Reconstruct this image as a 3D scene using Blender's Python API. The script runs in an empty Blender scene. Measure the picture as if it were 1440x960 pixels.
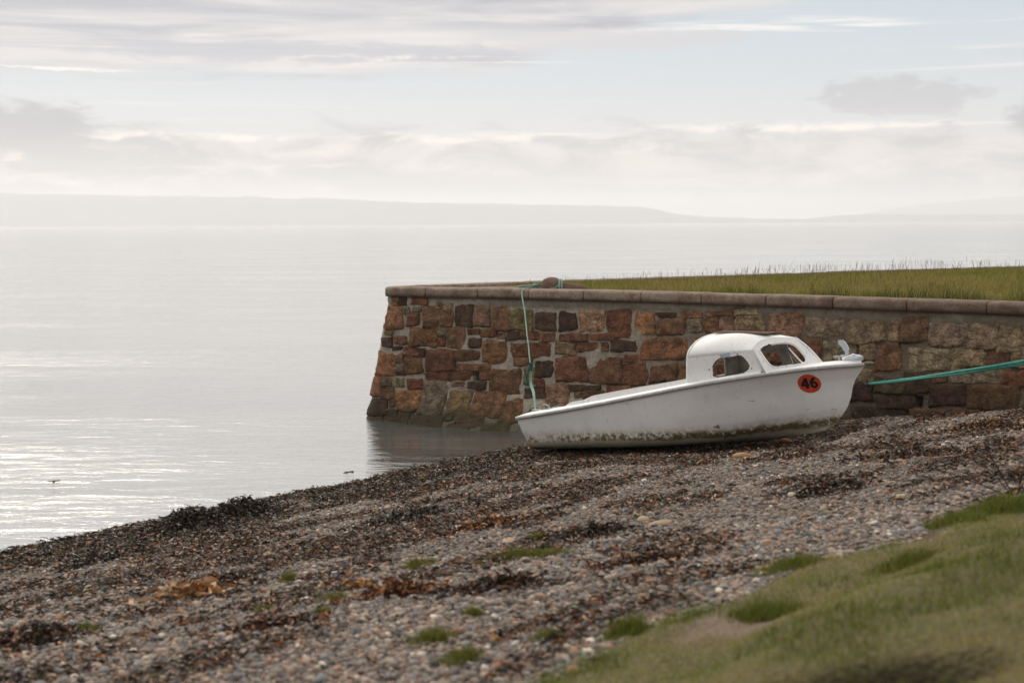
import bpy, bmesh, math, random
import numpy as np
from mathutils import Vector, Matrix, Euler
HAZE, EXPOSURE = 1.95e-4, 0.50
R = math.radians
rng = np.random.default_rng(46)
random.seed(46)
S = bpy.context.scene
COL = S.collection

# ------------------------------------------------------------------ helpers
def link(o, parent=None):
    COL.objects.link(o)
    if parent is not None:
        o.parent = parent
    return o

def tag(o, label=None, cat=None, group=None, kind=None):
    if label: o['label'] = label
    if cat: o['category'] = cat
    if group: o['group'] = group
    if kind: o['kind'] = kind
    return o

def empty(name, loc, label, cat, group=None):
    o = bpy.data.objects.new(name, None)
    o.empty_display_size = .2
    o.location = loc
    link(o)
    return tag(o, label, cat, group)

def mesh_np(name, V, F, mat=None, parent=None, smooth=True, col=None, attrs=None):
    """V (n,3); F: list of (k,m) int arrays, m = 3 or 4"""
    V = np.asarray(V, np.float32)
    me = bpy.data.meshes.new(name)
    if isinstance(F, np.ndarray): F = [F]
    F = [np.asarray(f, np.int32) for f in F if len(f)]
    nl = sum(f.size for f in F); npol = sum(len(f) for f in F)
    me.vertices.add(len(V)); me.vertices.foreach_set('co', V.ravel())
    me.loops.add(nl); me.polygons.add(npol)
    me.loops.foreach_set('vertex_index', np.concatenate([f.ravel() for f in F]))
    tot = np.concatenate([np.full(len(f), f.shape[1], np.int32) for f in F])
    st = np.r_[0, np.cumsum(tot)[:-1]].astype(np.int32)
    me.polygons.foreach_set('loop_start', st)
    try: me.polygons.foreach_set('loop_total', tot)
    except Exception: pass
    me.polygons.foreach_set('use_smooth', np.full(npol, smooth))
    if col is not None:
        a = me.color_attributes.new('Col', 'FLOAT_COLOR', 'POINT')
        c = np.ones((len(V), 4), np.float32); c[:, :3] = col
        a.data.foreach_set('color', c.ravel())
    for k, v in (attrs or {}).items():
        a = me.attributes.new(k, 'FLOAT', 'POINT')
        a.data.foreach_set('value', np.asarray(v, np.float32))
    me.update(calc_edges=True); me.validate()
    if mat: me.materials.append(mat)
    return link(bpy.data.objects.new(name, me), parent)

def grid_faces(nu, nv, closed_u=False, closed_v=False):
    iu = np.arange(nu if closed_u else nu - 1); iv = np.arange(nv if closed_v else nv - 1)
    A, B = np.meshgrid(iu, iv, indexing='ij'); A = A.ravel(); B = B.ravel()
    A2 = (A + 1) % nu; B2 = (B + 1) % nv
    return np.stack([A*nv+B, A2*nv+B, A2*nv+B2, A*nv+B2], 1)

def hash2(ix, iy, seed):
    n = (ix.astype(np.int64)*374761393 + iy.astype(np.int64)*668265263 + seed*1442695041) & 0xffffffff
    n = ((n ^ (n >> 13))*1274126177) & 0xffffffff
    return ((n ^ (n >> 16)) & 0xffff)/65535.0

def vnoise(x, y, seed=0):
    x = np.asarray(x, float); y = np.asarray(y, float)
    ix = np.floor(x); iy = np.floor(y); fx = x-ix; fy = y-iy
    ux = fx*fx*(3-2*fx); uy = fy*fy*(3-2*fy)
    a = hash2(ix, iy, seed); b = hash2(ix+1, iy, seed); c = hash2(ix, iy+1, seed); d = hash2(ix+1, iy+1, seed)
    return (a*(1-ux)+b*ux)*(1-uy)+(c*(1-ux)+d*ux)*uy

def fbm(x, y, seed=0, oct=4):
    r = 0; w = .5; t = 0
    for k in range(oct):
        r = r + w*vnoise(np.asarray(x)*2**k+k*17.3, np.asarray(y)*2**k-k*9.1, seed+k); t += w; w *= .5
    return r/t

def sstep(a, b, x):
    t = np.clip((np.asarray(x, float)-a)/(b-a), 0, 1); return t*t*(3-2*t)

def catmull(P, n=12):
    P = np.asarray(P, float); P = np.vstack([2*P[0]-P[1], P, 2*P[-1]-P[-2]]); out = []
    for i in range(1, len(P)-2):
        p0, p1, p2, p3 = P[i-1:i+3]
        t1 = np.linalg.norm(p1-p0)**.5; t2 = t1+np.linalg.norm(p2-p1)**.5; t3 = t2+np.linalg.norm(p3-p2)**.5
        for t in np.linspace(t1, t2, n, endpoint=False):
            A1 = (t1-t)/t1*p0+t/t1*p1; A2 = (t2-t)/(t2-t1)*p1+(t-t1)/(t2-t1)*p2; A3 = (t3-t)/(t3-t2)*p2+(t-t2)/(t3-t2)*p3
            B1 = (t2-t)/t2*A1+t/t2*A2; B2 = (t3-t)/(t3-t1)*A2+(t-t1)/(t3-t1)*A3
            out.append((t2-t)/(t2-t1)*B1+(t-t1)/(t2-t1)*B2)
    out.append(P[-2]); return np.array(out)

def tube_geo(P, r, ns=8, caps=True):
    P = np.asarray(P, float); n = len(P)
    T = np.gradient(P, axis=0); T /= np.linalg.norm(T, axis=1)[:, None]+1e-9
    up = np.array([0, 0, 1.]) if abs(T[0, 2]) < .9 else np.array([1., 0, 0])
    V = np.zeros((n, ns, 3)); rr = np.broadcast_to(r, (n,))
    a = np.cross(T[0], up); a /= np.linalg.norm(a)
    for i in range(n):
        a = a-T[i]*(a@T[i]); a /= np.linalg.norm(a)+1e-9; b = np.cross(T[i], a)
        for k in range(ns):
            q = 2*math.pi*k/ns
            V[i, k] = P[i]+rr[i]*(a*math.cos(q)+b*math.sin(q))
    F = [grid_faces(n, ns, closed_v=True)]
    V = V.reshape(-1, 3)
    if caps:
        V = np.vstack([V, P[0], P[-1]]); i0 = n*ns; i1 = i0+1
        k = np.arange(ns); k2 = (k+1) % ns
        F.append(np.stack([np.full(ns, i0), k2, k], 1)); F.append(np.stack([np.full(ns, i1), (n-1)*ns+k, (n-1)*ns+k2], 1))
    return V, F

def merge(parts):
    Vs = []; fs = {3: [], 4: []}; o = 0
    for V, F in parts:
        if isinstance(F, np.ndarray): F = [F]
        for f in F: fs[f.shape[1]].append(f+o)
        Vs.append(V); o += len(V)
    return np.vstack(Vs), [np.vstack(v) for v in fs.values() if v]

def box_geo(c, d, rot=None, bev=.0):
    """bevelled box: superellipsoid-ish cube grid"""
    n = 5
    pts = []; F = []; o = 0
    g = np.array([-1, -1+2*bev, 0, 1-2*bev, 1]) if bev else np.linspace(-1, 1, n)
    A, B = np.meshgrid(g, g, indexing='ij')
    for ax in range(3):
        for sg in (-1, 1):
            P = np.zeros((n, n, 3)); P[..., ax] = sg; P[..., (ax+1) % 3] = A*sg; P[..., (ax+2) % 3] = B
            P = P.reshape(-1, 3)
            if bev:
                m = (np.abs(P) > .999).sum(1)
                P = np.where((m >= 2)[:, None], P*(1-bev*.3*(m-1))[:, None], P)
            pts.append(P); F.append(grid_faces(n, n)+o); o += n*n
    V = np.vstack(pts)*np.asarray(d)/2
    if rot is not None: V = V@np.array(rot).T
    return V+np.asarray(c), [np.vstack(F)]

# ------------------------------------------------------------------ node helper
class NT:
    def __init__(s, tree): s.t = tree; s.n = tree.nodes; s.l = tree.links
    def set(s, sock, v):
        if isinstance(v, bpy.types.NodeSocket): s.l.new(v, sock)
        elif v is not None:
            try: sock.default_value = v
            except Exception:
                sock.default_value = (*v, 1) if hasattr(v, '__len__') and len(v) == 3 else ((v,)*len(sock.default_value))
    def node(s, typ, **kw):
        n = s.n.new(typ)
        for k, v in kw.items(): setattr(n, k, v)
        return n
    def m(s, op, a, b=None, c=None, clamp=False):
        n = s.node('ShaderNodeMath', operation=op, use_clamp=clamp)
        s.set(n.inputs[0], a); s.set(n.inputs[1], b); s.set(n.inputs[2], c); return n.outputs[0]
    def ss(s, a, b, x):
        n = s.node('ShaderNodeMapRange', interpolation_type='SMOOTHSTEP')
        s.set(n.inputs[0], x); s.set(n.inputs[1], a); s.set(n.inputs[2], b); return n.outputs[0]
    def mix(s, f, a, b, blend='MIX'):
        n = s.node('ShaderNodeMix', data_type='RGBA', blend_type=blend)
        s.set(n.inputs[0], f); s.set(n.inputs[6], a); s.set(n.inputs[7], b); return n.outputs[2]
    def noise(s, vec, scale=1, detail=4, rough=.5, dist=0, lac=2.0, out=0):
        n = s.node('ShaderNodeTexNoise'); s.set(n.inputs['Vector'], vec)
        s.set(n.inputs['Scale'], scale); s.set(n.inputs['Detail'], detail); s.set(n.inputs['Roughness'], rough)
        s.set(n.inputs['Distortion'], dist); s.set(n.inputs['Lacunarity'], lac); return n.outputs[out]
    def voro(s, vec, scale, feature='F1', out='Distance', rand=1):
        n = s.node('ShaderNodeTexVoronoi', feature=feature); s.set(n.inputs['Vector'], vec); s.set(n.inputs['Scale'], scale)
        s.set(n.inputs['Randomness'], rand); return n.outputs[out]
    def ramp(s, f, stops, interp='LINEAR'):
        n = s.node('ShaderNodeValToRGB'); s.set(n.inputs[0], f); e = n.color_ramp.elements; n.color_ramp.interpolation = interp
        while len(e) < len(stops): e.new(.5)
        for i, (p, c) in enumerate(stops): e[i].position = p; e[i].color = (*c, 1) if len(c) == 3 else c
        return n.outputs[0]
    def vec(s, v, scale=(1, 1, 1), loc=(0, 0, 0), rot=(0, 0, 0)):
        n = s.node('ShaderNodeMapping'); s.set(n.inputs[0], v); n.inputs['Scale'].default_value = scale
        n.inputs['Location'].default_value = loc; n.inputs['Rotation'].default_value = rot; return n.outputs[0]
    def bump(s, h, strength=.5, dist=.02, normal=None):
        n = s.node('ShaderNodeBump'); s.set(n.inputs['Height'], h); n.inputs['Strength'].default_value = strength
        n.inputs['Distance'].default_value = dist
        if normal is not None: s.set(n.inputs['Normal'], normal)
        return n.outputs[0]

def material(name, rough=.8, spec=.3):
    m = bpy.data.materials.new(name); m.use_nodes = True
    t = NT(m.node_tree); b = m.node_tree.nodes['Principled BSDF']
    b.inputs['Roughness'].default_value = rough; b.inputs['Specular IOR Level'].default_value = spec
    t.b = b
    t.pos = t.node('ShaderNodeNewGeometry').outputs['Position']
    tc = t.node('ShaderNodeTexCoord'); t.obj = tc.outputs['Object']
    return m, t
def base(t, c): t.set(t.b.inputs['Base Color'], c)
def nrm(t, n): t.set(t.b.inputs['Normal'], n)
def attr(t, name, out='Fac'):
    n = t.node('ShaderNodeAttribute', attribute_name=name); return n.outputs[out]

# ------------------------------------------------------------------ camera
H = 2.95; FPX = 2000.0
PITCH = math.atan((480-314.5)/FPX); ROLL = math.atan(7/1440)
cam = bpy.data.cameras.new('camera'); cam_o = link(bpy.data.objects.new('camera', cam))
cam.sensor_width = 36; cam.lens = FPX*36/1440; cam.clip_start = .1; cam.clip_end = 60000
fw = np.array([0, math.cos(PITCH), -math.sin(PITCH)]); rt = np.array([1., 0, 0]); up = np.cross(rt, fw)
rt, up = math.cos(ROLL)*rt-math.sin(ROLL)*up, math.cos(ROLL)*up+math.sin(ROLL)*rt
CAM = np.array([0, 0, H])
M = Matrix.Identity(4)
for i in range(3):
    M[i][0] = rt[i]; M[i][1] = up[i]; M[i][2] = -fw[i]; M[i][3] = CAM[i]
cam_o.matrix_world = M
cam.dof.use_dof = True; cam.dof.focus_distance = 17.6; cam.dof.aperture_fstop = 2.0; cam.dof.aperture_blades = 0
S.camera = cam_o
def in_view(P, margin=1.0):
    d = P-CAM; z = d@fw; x = d@rt; y = d@up
    return (z > .5) & (np.abs(x) < .36*z+margin) & (np.abs(y) < .24*z+margin)

# ------------------------------------------------------------------ terrain shape
SDX, SDY = .78, -.63
GRASS_EDGE = None
def shore(X, Y): return (X-.18)*SDX+(Y-18.45)*SDY
def raw_z(X, Y):
    s = shore(X, Y)
    z = np.where(s > 0, .136*s, .11*s)
    z = np.where(s > 10.5, 1.428+.9*(1-np.exp(-np.maximum(s-10.5, 0)*.136/.9)), z)
    return np.maximum(z, -1.6)
GE = np.array([(-9, -6.0), (-3.0, 1.6), (-.6, 4.7), (.2, 5.86), (.52, 6.43), (1.13, 6.98), (1.54, 7.6), (2.23, 7.88), (2.78, 8.87), (3.33, 9.14), (5.2, 11.2), (9, 14.5), (22, 20)])
def polydist(X, Y, L):
    best = np.full(np.shape(X), 1e9); side = np.zeros(np.shape(X))
    for (x0, y0), (x1, y1) in zip(L[:-1], L[1:]):
        dx, dy = x1-x0, y1-y0; t = np.clip(((X-x0)*dx+(Y-y0)*dy)/(dx*dx+dy*dy), 0, 1)
        ex, ey = X-x0-t*dx, Y-y0-t*dy; d = np.hypot(ex, ey); sg = np.where(dx*ey-dy*ex < 0, 1, -1)
        k = d < best; best = np.where(k, d, best); side = np.where(k, sg, side)
    return best*side            # > 0 on the grass (near, right) side
HOLE = (1.20, 4.40)
BARE = (.98, 6.18)
def grass_d(X, Y):
    return polydist(X, Y, GE)+(fbm(X*1.6, Y*1.6, 5)-.5)*.55
def ground_z(X, Y):
    X = np.asarray(X, float); Y = np.asarray(Y, float)
    z = raw_z(X, Y); s = shore(X, Y)
    near = sstep(-1.0, .6, s)
    z = z+near*((fbm(X*.9, Y*.9, 1)-.5)*.07+(fbm(X*4, Y*4, 2)-.5)*.035)
    z = z+.05*np.exp(-((s-.55-(fbm(X*.7, Y*.7, 9)-.5)*.8)/.3)**2)          # low berm of wrack
    g = polydist(X, Y, GE)
    z = z+.05*sstep(-.1, .25, g)+.17*sstep(.55, 1.25, g)*sstep(0, 1, s)*(1-sstep(7.5, 11, Y))
    z = z+sstep(0, .4, g)*((fbm(X*2.2, Y*2.2, 3)-.5)*.07+(fbm(X*6, Y*6, 4)-.5)*.035)
    # hollow scoured under the boat's bottom
    bx = (X-.4311)*.8387+(Y-18.2149)*-.5446; by = (X-.4311)*.5446+(Y-18.2149)*.8387
    pl = .0587+.0963*np.clip(bx, 0, 3.7)-.045+.10*np.maximum(bx-3.3, 0)
    ins = sstep(-.15, .2, bx)*(1-sstep(3.9, 4.4, bx))*np.where(by > -.08, 1-sstep(.50, .95, by+.08), 1-sstep(.60, 1.9, -by-.08))
    z = np.where(z > pl, z*(1-ins)+pl*ins, z)
    e = ((X-HOLE[0])/.30)**2+((Y-HOLE[1])/.13)**2+(fbm(X*9, Y*9, 61)-.5)*.9
    e = np.maximum(e, 0); z = z-.21*np.exp(-e**1.5)
    return z
def hit(px, py):
    """where the sight line through a photo pixel meets the ground"""
    d = fw+rt*(px-720)/FPX-up*(py-480)/FPX
    ts = np.linspace(3, 30, 1400); P = CAM+d*ts[:, None]
    k = np.argmax(P[:, 2] < ground_z(P[:, 0], P[:, 1]))
    return P[k]

# ------------------------------------------------------------------ sky and light
SUN_EL, SUN_AZ = R(38), R(-28)           # azimuth from +Y towards +X
w = bpy.data.worlds.new('World'); S.world = w; w.use_nodes = True
t = NT(w.node_tree); t.n.clear()
gen = t.node('ShaderNodeTexCoord').outputs['Generated']
sx = t.node('ShaderNodeSeparateXYZ'); t.set(sx.inputs[0], gen)
X_, Y_, Z_ = sx.outputs
az = t.m('MULTIPLY', t.m('ARCTAN2', X_, Y_), 57.2958)
el = t.m('MULTIPLY', t.m('ARCSINE', Z_), 57.2958)
def dirv(ka, ke, off=0):
    c = t.node('ShaderNodeCombineXYZ'); t.set(c.inputs[0], t.m('MULTIPLY', az, ka)); t.set(c.inputs[1], t.m('MULTIPLY', el, ke)); c.inputs[2].default_value = off
    return c.outputs[0]
nb = t.noise(dirv(.10, .5, 0), 1, 6, .55, .4)
ns_ = t.noise(dirv(.09, 1.5, 3), 1, 7, .55, .5)
nc = t.noise(dirv(.27, .75, 7), 1, 8, .58, .6)
nf = t.noise(dirv(.6, 1.9, 11), 1, 7, .62, .5)
wob = t.m('MULTIPLY', t.m('SUBTRACT', nb, .5), 4.0)
clear = t.mix(t.ss(0, 9, el), (.675, .655, .645), (.565, .62, .66))
# high stratus sheet on the left
elw = t.m('ADD', el, wob)
edge = t.m('ADD', 5.75, t.m('MULTIPLY', t.m('MAXIMUM', t.m('ADD', az, 2), 0), .2))
m1 = t.ss(-.25, .75, t.m('SUBTRACT', elw, edge))
m1 = t.m('MULTIPLY', m1, t.m('SUBTRACT', 1.0, t.m('MULTIPLY', t.ss(4, 16, az), .55)))
strat = t.mix(t.ss(.34, .66, ns_), (.47, .47, .50), (.73, .69, .67))
c = t.mix(t.m('MULTIPLY', m1, .92), clear, strat)
# thin bright streaks
st = t.m('MULTIPLY', t.ss(.56, .70, t.noise(dirv(.055, 2.3, 21), 1, 7, .55, .7)), t.m('MULTIPLY', t.ss(2.2, 3.2, el), t.m('SUBTRACT', 1.0, t.m('MULTIPLY', t.ss(4.2, 5.0, el), t.m('SUBTRACT', 1.0, t.ss(5.3, 6.4, el))))))
c = t.mix(t.m('MULTIPLY', st, .75), c, (.93, .86, .80))
# broken cumulus bank above the hills
bank = t.m('SUBTRACT', 1.0, t.ss(2.9, 4.0, t.m('ADD', el, t.m('MULTIPLY', t.m('SUBTRACT', nc, .5), 3.5))))
cum = t.mix(t.ss(.36, .64, nc), (.45, .45, .47), (.76, .70, .655))
cum = t.mix(t.m('MULTIPLY', t.ss(.56, .72, nf), .6), cum, (.95, .85, .77))
c = t.mix(t.m('MULTIPLY', bank, .9), c, cum)
def blob(a0, e0, ra, re, col, k, c, nz=1.1):
    d = t.m('ADD', t.m('POWER', t.m('ABSOLUTE', t.m('DIVIDE', t.m('SUBTRACT', az, a0), ra)), 2.0), t.m('POWER', t.m('ABSOLUTE', t.m('DIVIDE', t.m('SUBTRACT', el, e0), re)), 2.0))
    d = t.m('ADD', d, t.m('MULTIPLY', t.m('SUBTRACT', nf, .5), nz*2.4))
    d = t.m('ADD', d, t.m('MULTIPLY', t.m('SUBTRACT', nc, .5), nz*1.2))
    return t.mix(t.m('MULTIPLY', t.m('SUBTRACT', 1.0, t.ss(.35, 1.25, d)), k), c, col)
c = blob(-19.2, 3.6, 4.2, 1.15, (.40, .405, .435), .95, c)
c = blob(-15.5, 2.6, 4.5, .8, (.44, .44, .46), .8, c)
c = blob(15.2, 4.75, 3.2, .75, (.47, .46, .48), .62, c, 1.9)
c = blob(21, 3.9, 2.0, 1.1, (.42, .42, .45), .95, c)
c = blob(4.5, 7.2, 5.5, .5, (.62, .60, .61), .8, c)
c = blob(-8, 6.7, 9, .45, (.52, .52, .55), .8, c)
c = blob(2, 1.6, 9, .6, (.52, .51, .52), .6, c)
def streak(a0, e0, ra, re, k, c):
    e_ = t.m('ADD', t.m('SUBTRACT', el, e0), t.m('MULTIPLY', t.m('SUBTRACT', nc, .5), .9)); e_ = t.m('ADD', e_, t.m('MULTIPLY', t.m('SUBTRACT', nf, .5), .5))
    d = t.m('ADD', t.m('POWER', t.m('ABSOLUTE', t.m('DIVIDE', t.m('SUBTRACT', az, a0), ra)), 2.0), t.m('POWER', t.m('ABSOLUTE', t.m('DIVIDE', e_, re)), 2.0))
    return t.mix(t.m('MULTIPLY', t.m('SUBTRACT', 1.0, t.ss(0, 1.5, d)), t.m('MULTIPLY', t.ss(.36, .60, nf), k)), c, (.93, .85, .78))
c = streak(-12.2, 3.45, 4.6, .17, .9, c); c = streak(-1.0, 3.45, 5.5, .20, .9, c); c = streak(11.5, 3.75, 6.5, .18, .85, c)
c = streak(-17.5, 5.9, 2.6, .07, .8, c); c = streak(-4.5, 6.55, 4.5, .08, .7, c); c = streak(8, 1.7, 6, .22, .6, c); c = streak(-19, 1.75, 4.5, .2, .6, c); c = streak(-10, 2.2, 5, .15, .5, c)
vl_ = t.node('ShaderNodeVectorMath', operation='SCALE'); t.set(vl_.inputs[0], c); t.set(vl_.inputs['Scale'], t.m('SUBTRACT', 1.0, t.m('MULTIPLY', t.ss(4.5, 1.0, el), .12))); c = vl_.outputs[0]
# the whole sky above the frame: a thin grey overcast, brighter towards the hidden sun, duller inland
nh = t.noise(gen, 2.4, 6, .55, .3)
vs_ = t.node('ShaderNodeVectorMath', operation='SCALE'); t.set(vs_.inputs[0], t.mix(1.0, (.6, .6, .6), t.mix(1.0, t.mix(1.0, c, (.6, .6, .6), 'SUBTRACT'), (1.75, 1.75, 1.75), 'MULTIPLY'), 'ADD')); vs_.inputs['Scale'].default_value = .735; c = vs_.outputs[0]
over = t.mix(t.ss(.35, .65, nh), (.67, .655, .64), (.97, .93, .88))
c = t.mix(t.ss(9.5, 17, el), c, over)
dots = t.node('ShaderNodeVectorMath', operation='DOT_PRODUCT'); t.set(dots.inputs[0], gen)
sd = (math.sin(SUN_AZ)*math.cos(SUN_EL), math.cos(SUN_AZ)*math.cos(SUN_EL), math.sin(SUN_EL)); dots.inputs[1].default_value = sd
gl = t.ss(.6, 1.0, dots.outputs['Value'])
back = t.m('SUBTRACT', 1.0, t.m('MULTIPLY', t.ss(.35, -.6, Y_), .30))
k = t.m('MULTIPLY', back, t.m('ADD', 1.0, t.m('MULTIPLY', gl, t.m('MULTIPLY', t.ss(8, 25, el), .55))))
vm = t.node('ShaderNodeVectorMath', operation='SCALE'); t.set(vm.inputs[0], c); t.set(vm.inputs['Scale'], k)
bgc = t.node('ShaderNodeBackground'); t.set(bgc.inputs[0], vm.outputs[0]); bgc.inputs[1].default_value = 1.0
sky = t.node('ShaderNodeTexSky'); sky.sky_type = 'NISHITA'; sky.sun_disc = False; sky.sun_elevation = SUN_EL; sky.sun_rotation = SUN_AZ
bgs = t.node('ShaderNodeBackground'); t.set(bgs.inputs[0], sky.outputs[0]); bgs.inputs[1].default_value = .06
ms = t.node('ShaderNodeMixShader'); ms.inputs[0].default_value = .90; t.l.new(bgs.outputs[0], ms.inputs[1]); t.l.new(bgc.outputs[0], ms.inputs[2])
t.l.new(ms.outputs[0], t.node('ShaderNodeOutputWorld').inputs[0])

sl = bpy.data.lights.new('sun', 'SUN'); sl.energy = 1.1; sl.angle = R(18); sl.color = (1, .91, .77)
so = link(bpy.data.objects.new('sun', sl)); so.rotation_euler = Vector(sd).to_track_quat('Z', 'Y').to_euler(); so.location = (0, 0, 30)
S.view_settings.view_transform = 'Standard'; S.view_settings.look = 'None'; S.view_settings.exposure = EXPOSURE; S.view_settings.gamma = 1
S.render.engine = 'CYCLES'; S.cycles.use_denoising = True
S.cycles.max_bounces = 8; S.cycles.volume_bounces = 2; S.cycles.caustics_reflective = False; S.cycles.caustics_refractive = False
S.cycles.sample_clamp_indirect = 6

# ------------------------------------------------------------------ sea, hills, haze
m, t = material('sea water', .11, .5)
p = t.pos
n1 = t.noise(t.vec(p, (.35, 1.3, 1), rot=(0, 0, R(12))), 1.0, 5, .6, .6)
n2 = t.noise(t.vec(p, (1.6, 4.2, 1), rot=(0, 0, R(-8))), 1.0, 5, .62, .8)
n3 = t.noise(t.vec(p, (.05, .22, 1)), 1.0, 4, .55, .5)
n4 = t.noise(t.vec(p, (4.5, 11, 1), rot=(0, 0, R(20))), 1.0, 4, .6, .5)
h = t.m('ADD', t.m('ADD', t.m('MULTIPLY', n1, .40), t.m('MULTIPLY', n2, .44)), t.m('MULTIPLY', n4, .17))
amp = t.m('ADD', .35, t.m('MULTIPLY', t.ss(.38, .62, n3), .9))
nrm(t, t.bump(t.m('MULTIPLY', h, amp), .55, .09))
base(t, (.14, .145, .14)); t.b.inputs['Specular IOR Level'].default_value = 0
fr = t.node('ShaderNodeFresnel'); fr.inputs[0].default_value = 1.333
gs = t.node('ShaderNodeBsdfGlossy'); gs.inputs['Roughness'].default_value = .10; gs.inputs['Color'].default_value = (.92, .915, .90, 1)
bn = t.b.inputs['Normal'].links[0].from_socket; t.l.new(bn, gs.inputs['Normal']); t.l.new(bn, fr.inputs['Normal'])
mx = t.node('ShaderNodeMixShader'); t.set(mx.inputs[0], t.m('ADD', .22, t.m('MULTIPLY', fr.outputs[0], 1.2), clamp=True)); t.l.new(t.b.outputs[0], mx.inputs[1]); t.l.new(gs.outputs[0], mx.inputs[2]); t.l.new(mx.outputs[0], t.n['Material Output'].inputs[0])
ys = np.r_[np.linspace(-60, 60, 25), 100, 200, 400, 800, 1600, 3200, 6400, 15000]; xs = np.r_[-15000, -5000, -1500, -500, -200, np.linspace(-60, 60, 13), 200, 500, 1500, 5000, 15000]
A, B = np.meshgrid(xs, ys, indexing='ij')
o = mesh_np('water', np.stack([A, B, 0*A], -1).reshape(-1, 3), grid_faces(len(xs), len(ys)), m); tag(o, kind='structure')

def ridge(name, Y, prof, depth, mat):
    """a range of hills: skyline heights from (photo column, rise over horizon in photo pixels)"""
    px = np.array([q[0] for q in prof], float); hp = np.array([q[1] for q in prof], float)
    x = np.linspace(px[0], px[-1], 240); X = (x-720)/FPX*Y; Z = np.interp(x, px, hp)/FPX*Y
    Z = np.maximum(Z+(fbm(x*.02, x*0+Y, 3, 5)-.5)*.0022*Y*sstep(0, 10, np.interp(x, px, hp)), -2)
    rows = []
    for f, k in ((-.9, -.02), (-.55, .3), (-.25, .74), (0, 1), (.4, .7), (1, -.02)):
        rows.append(np.stack([X*(1+f*depth/Y), np.full_like(X, Y+f*depth)+(fbm(x*.03, x*0, 8)-.5)*depth*.4, Z*k*(1+(0 if k in (1, -.02) else 1)*(fbm(x*.04, x*0+f*9, 6)-.5)*.3)-1], -1))
    return tag(mesh_np(name, np.array(rows).reshape(-1, 3), grid_faces(6, 240), mat), kind='structure')
m, t = material('hill heath', .95, .1)
base(t, t.mix(t.noise(t.pos, .004, 5), (.05, .075, .035), (.12, .11, .055)))
ridge('hills', 8600, [(-500, 40), (-200, 50), (0, 47), (150, 43), (300, 41), (450, 37), (600, 29.5), (700, 28), (850, 26), (900, 23), (960, 13), (1000, 9), (1060, 6), (1130, 5.5), (1180, 11), (1240, 13), (1300, 9), (1380, 12), (1500, 10), (1900, 20)], 900, m)
ridge('hills', 12500, [(1120, -1), (1200, 9), (1260, 21), (1320, 27), (1390, 33), (1460, 37), (1600, 33), (1900, 24)], 1200, m)

hz = bpy.data.materials.new('haze'); hz.use_nodes = True; t = NT(hz.node_tree); t.n.clear()
pv = t.node('ShaderNodeVolumePrincipled'); pv.inputs['Color'].default_value = (.965, .97, 1, 1); pv.inputs['Density'].default_value = HAZE; pv.inputs['Anisotropy'].default_value = .3
t.l.new(pv.outputs[0], t.node('ShaderNodeOutputMaterial').inputs['Volume'])
V, F = box_geo((0, 5700, 131), (36000, 22400, 268))
o = mesh_np('haze', V, F, hz, smooth=False); tag(o, kind='stuff')

# ------------------------------------------------------------------ ground sheet
def axis(a, b, fine, lo, hi, step):
    return np.unique(np.round(np.r_[np.linspace(lo, a, 14), np.arange(a, b, fine), np.linspace(b, hi, 14)], 3))
xs = axis(-7.5, 9.5, .05, -60, 70, 0); ys = axis(3.6, 20.5, .05, -60, 45, 0)
A, B = np.meshgrid(xs, ys, indexing='ij')
Z = ground_z(A, B); g = grass_d(A, B); s = shore(A, B)
wn_f = lambda X, Y: fbm((X*.63+Y*.78)*1.0+.8*fbm(X*2, Y*2, 35), shore(X, Y)*2.3, 31)
wn = wn_f(A, B); wn2 = fbm(A*.45, B*.9, 33)
weed_f = lambda s, wn, wn2, g: np.clip(sstep(.49, .575, wn+.20*np.exp(-((s-.8)/1.0)**2)+.09*np.exp(-((s-2.7)/.9)**2)+(wn2-.5)*.3-.03*sstep(3, 5, s)), 0, 1)*(g < .05)
weed = weed_f(s, wn, wn2, g)
bare_f = lambda X, Y: np.exp(-(((X-BARE[0]-.35*(Y-BARE[1]))/.30)**2+((Y-BARE[1])/.34)**2+(fbm(X*5, Y*5, 52)-.5)*2.2)**3)
m, t = material('shingle and turf', .85, .3)
p = t.pos
v1 = t.voro(p, 38, out='Color'); v2 = t.voro(p, 85, out='Color')
sep = t.node('ShaderNodeSeparateColor'); t.set(sep.inputs[0], v1)
peb = t.ramp(sep.outputs[0], [(0, (.03, .025, .02)), (.25, (.13, .10, .075)), (.5, (.24, .19, .15)), (.75, (.16, .155, .155)), (.92, (.33, .26, .20)), (1, (.45, .39, .32))])
sep2 = t.node('ShaderNodeSeparateColor'); t.set(sep2.inputs[0], v2)
peb = t.mix(.45, peb, t.ramp(sep2.outputs[1], [(0, (.06, .045, .04)), (.5, (.17, .14, .12)), (1, (.26, .22, .20))]))
wd = t.mix(t.noise(p, 30, 4, .6), (.016, .010, .006), (.085, .045, .02))
c = t.mix(t.m('MULTIPLY', attr(t, 'weed'), .85), peb, wd)
turf = t.mix(t.noise(p, 3.5, 5, .6), (.085, .085, .022), (.18, .13, .05))
turf = t.mix(t.ss(.4, .7, t.noise(p, 40, 4, .7)), turf, (.05, .04, .02))
c = t.mix(attr(t, 'turf'), c, turf)
c = t.mix(attr(t, 'bare'), c, t.mix(t.noise(p, 22, 5, .65), (.095, .065, .04), (.22, .16, .11)))
c = t.mix(attr(t, 'soil'), c, t.mix(t.noise(p, 25, 4), (.010, .007, .005), (.035, .024, .016)))
base(t, c)
wet = attr(t, 'wet'); t.set(t.b.inputs['Roughness'], t.m('SUBTRACT', .88, t.m('MULTIPLY', wet, .5)))
d1 = t.voro(p, 38); d2 = t.voro(p, 85)
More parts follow.
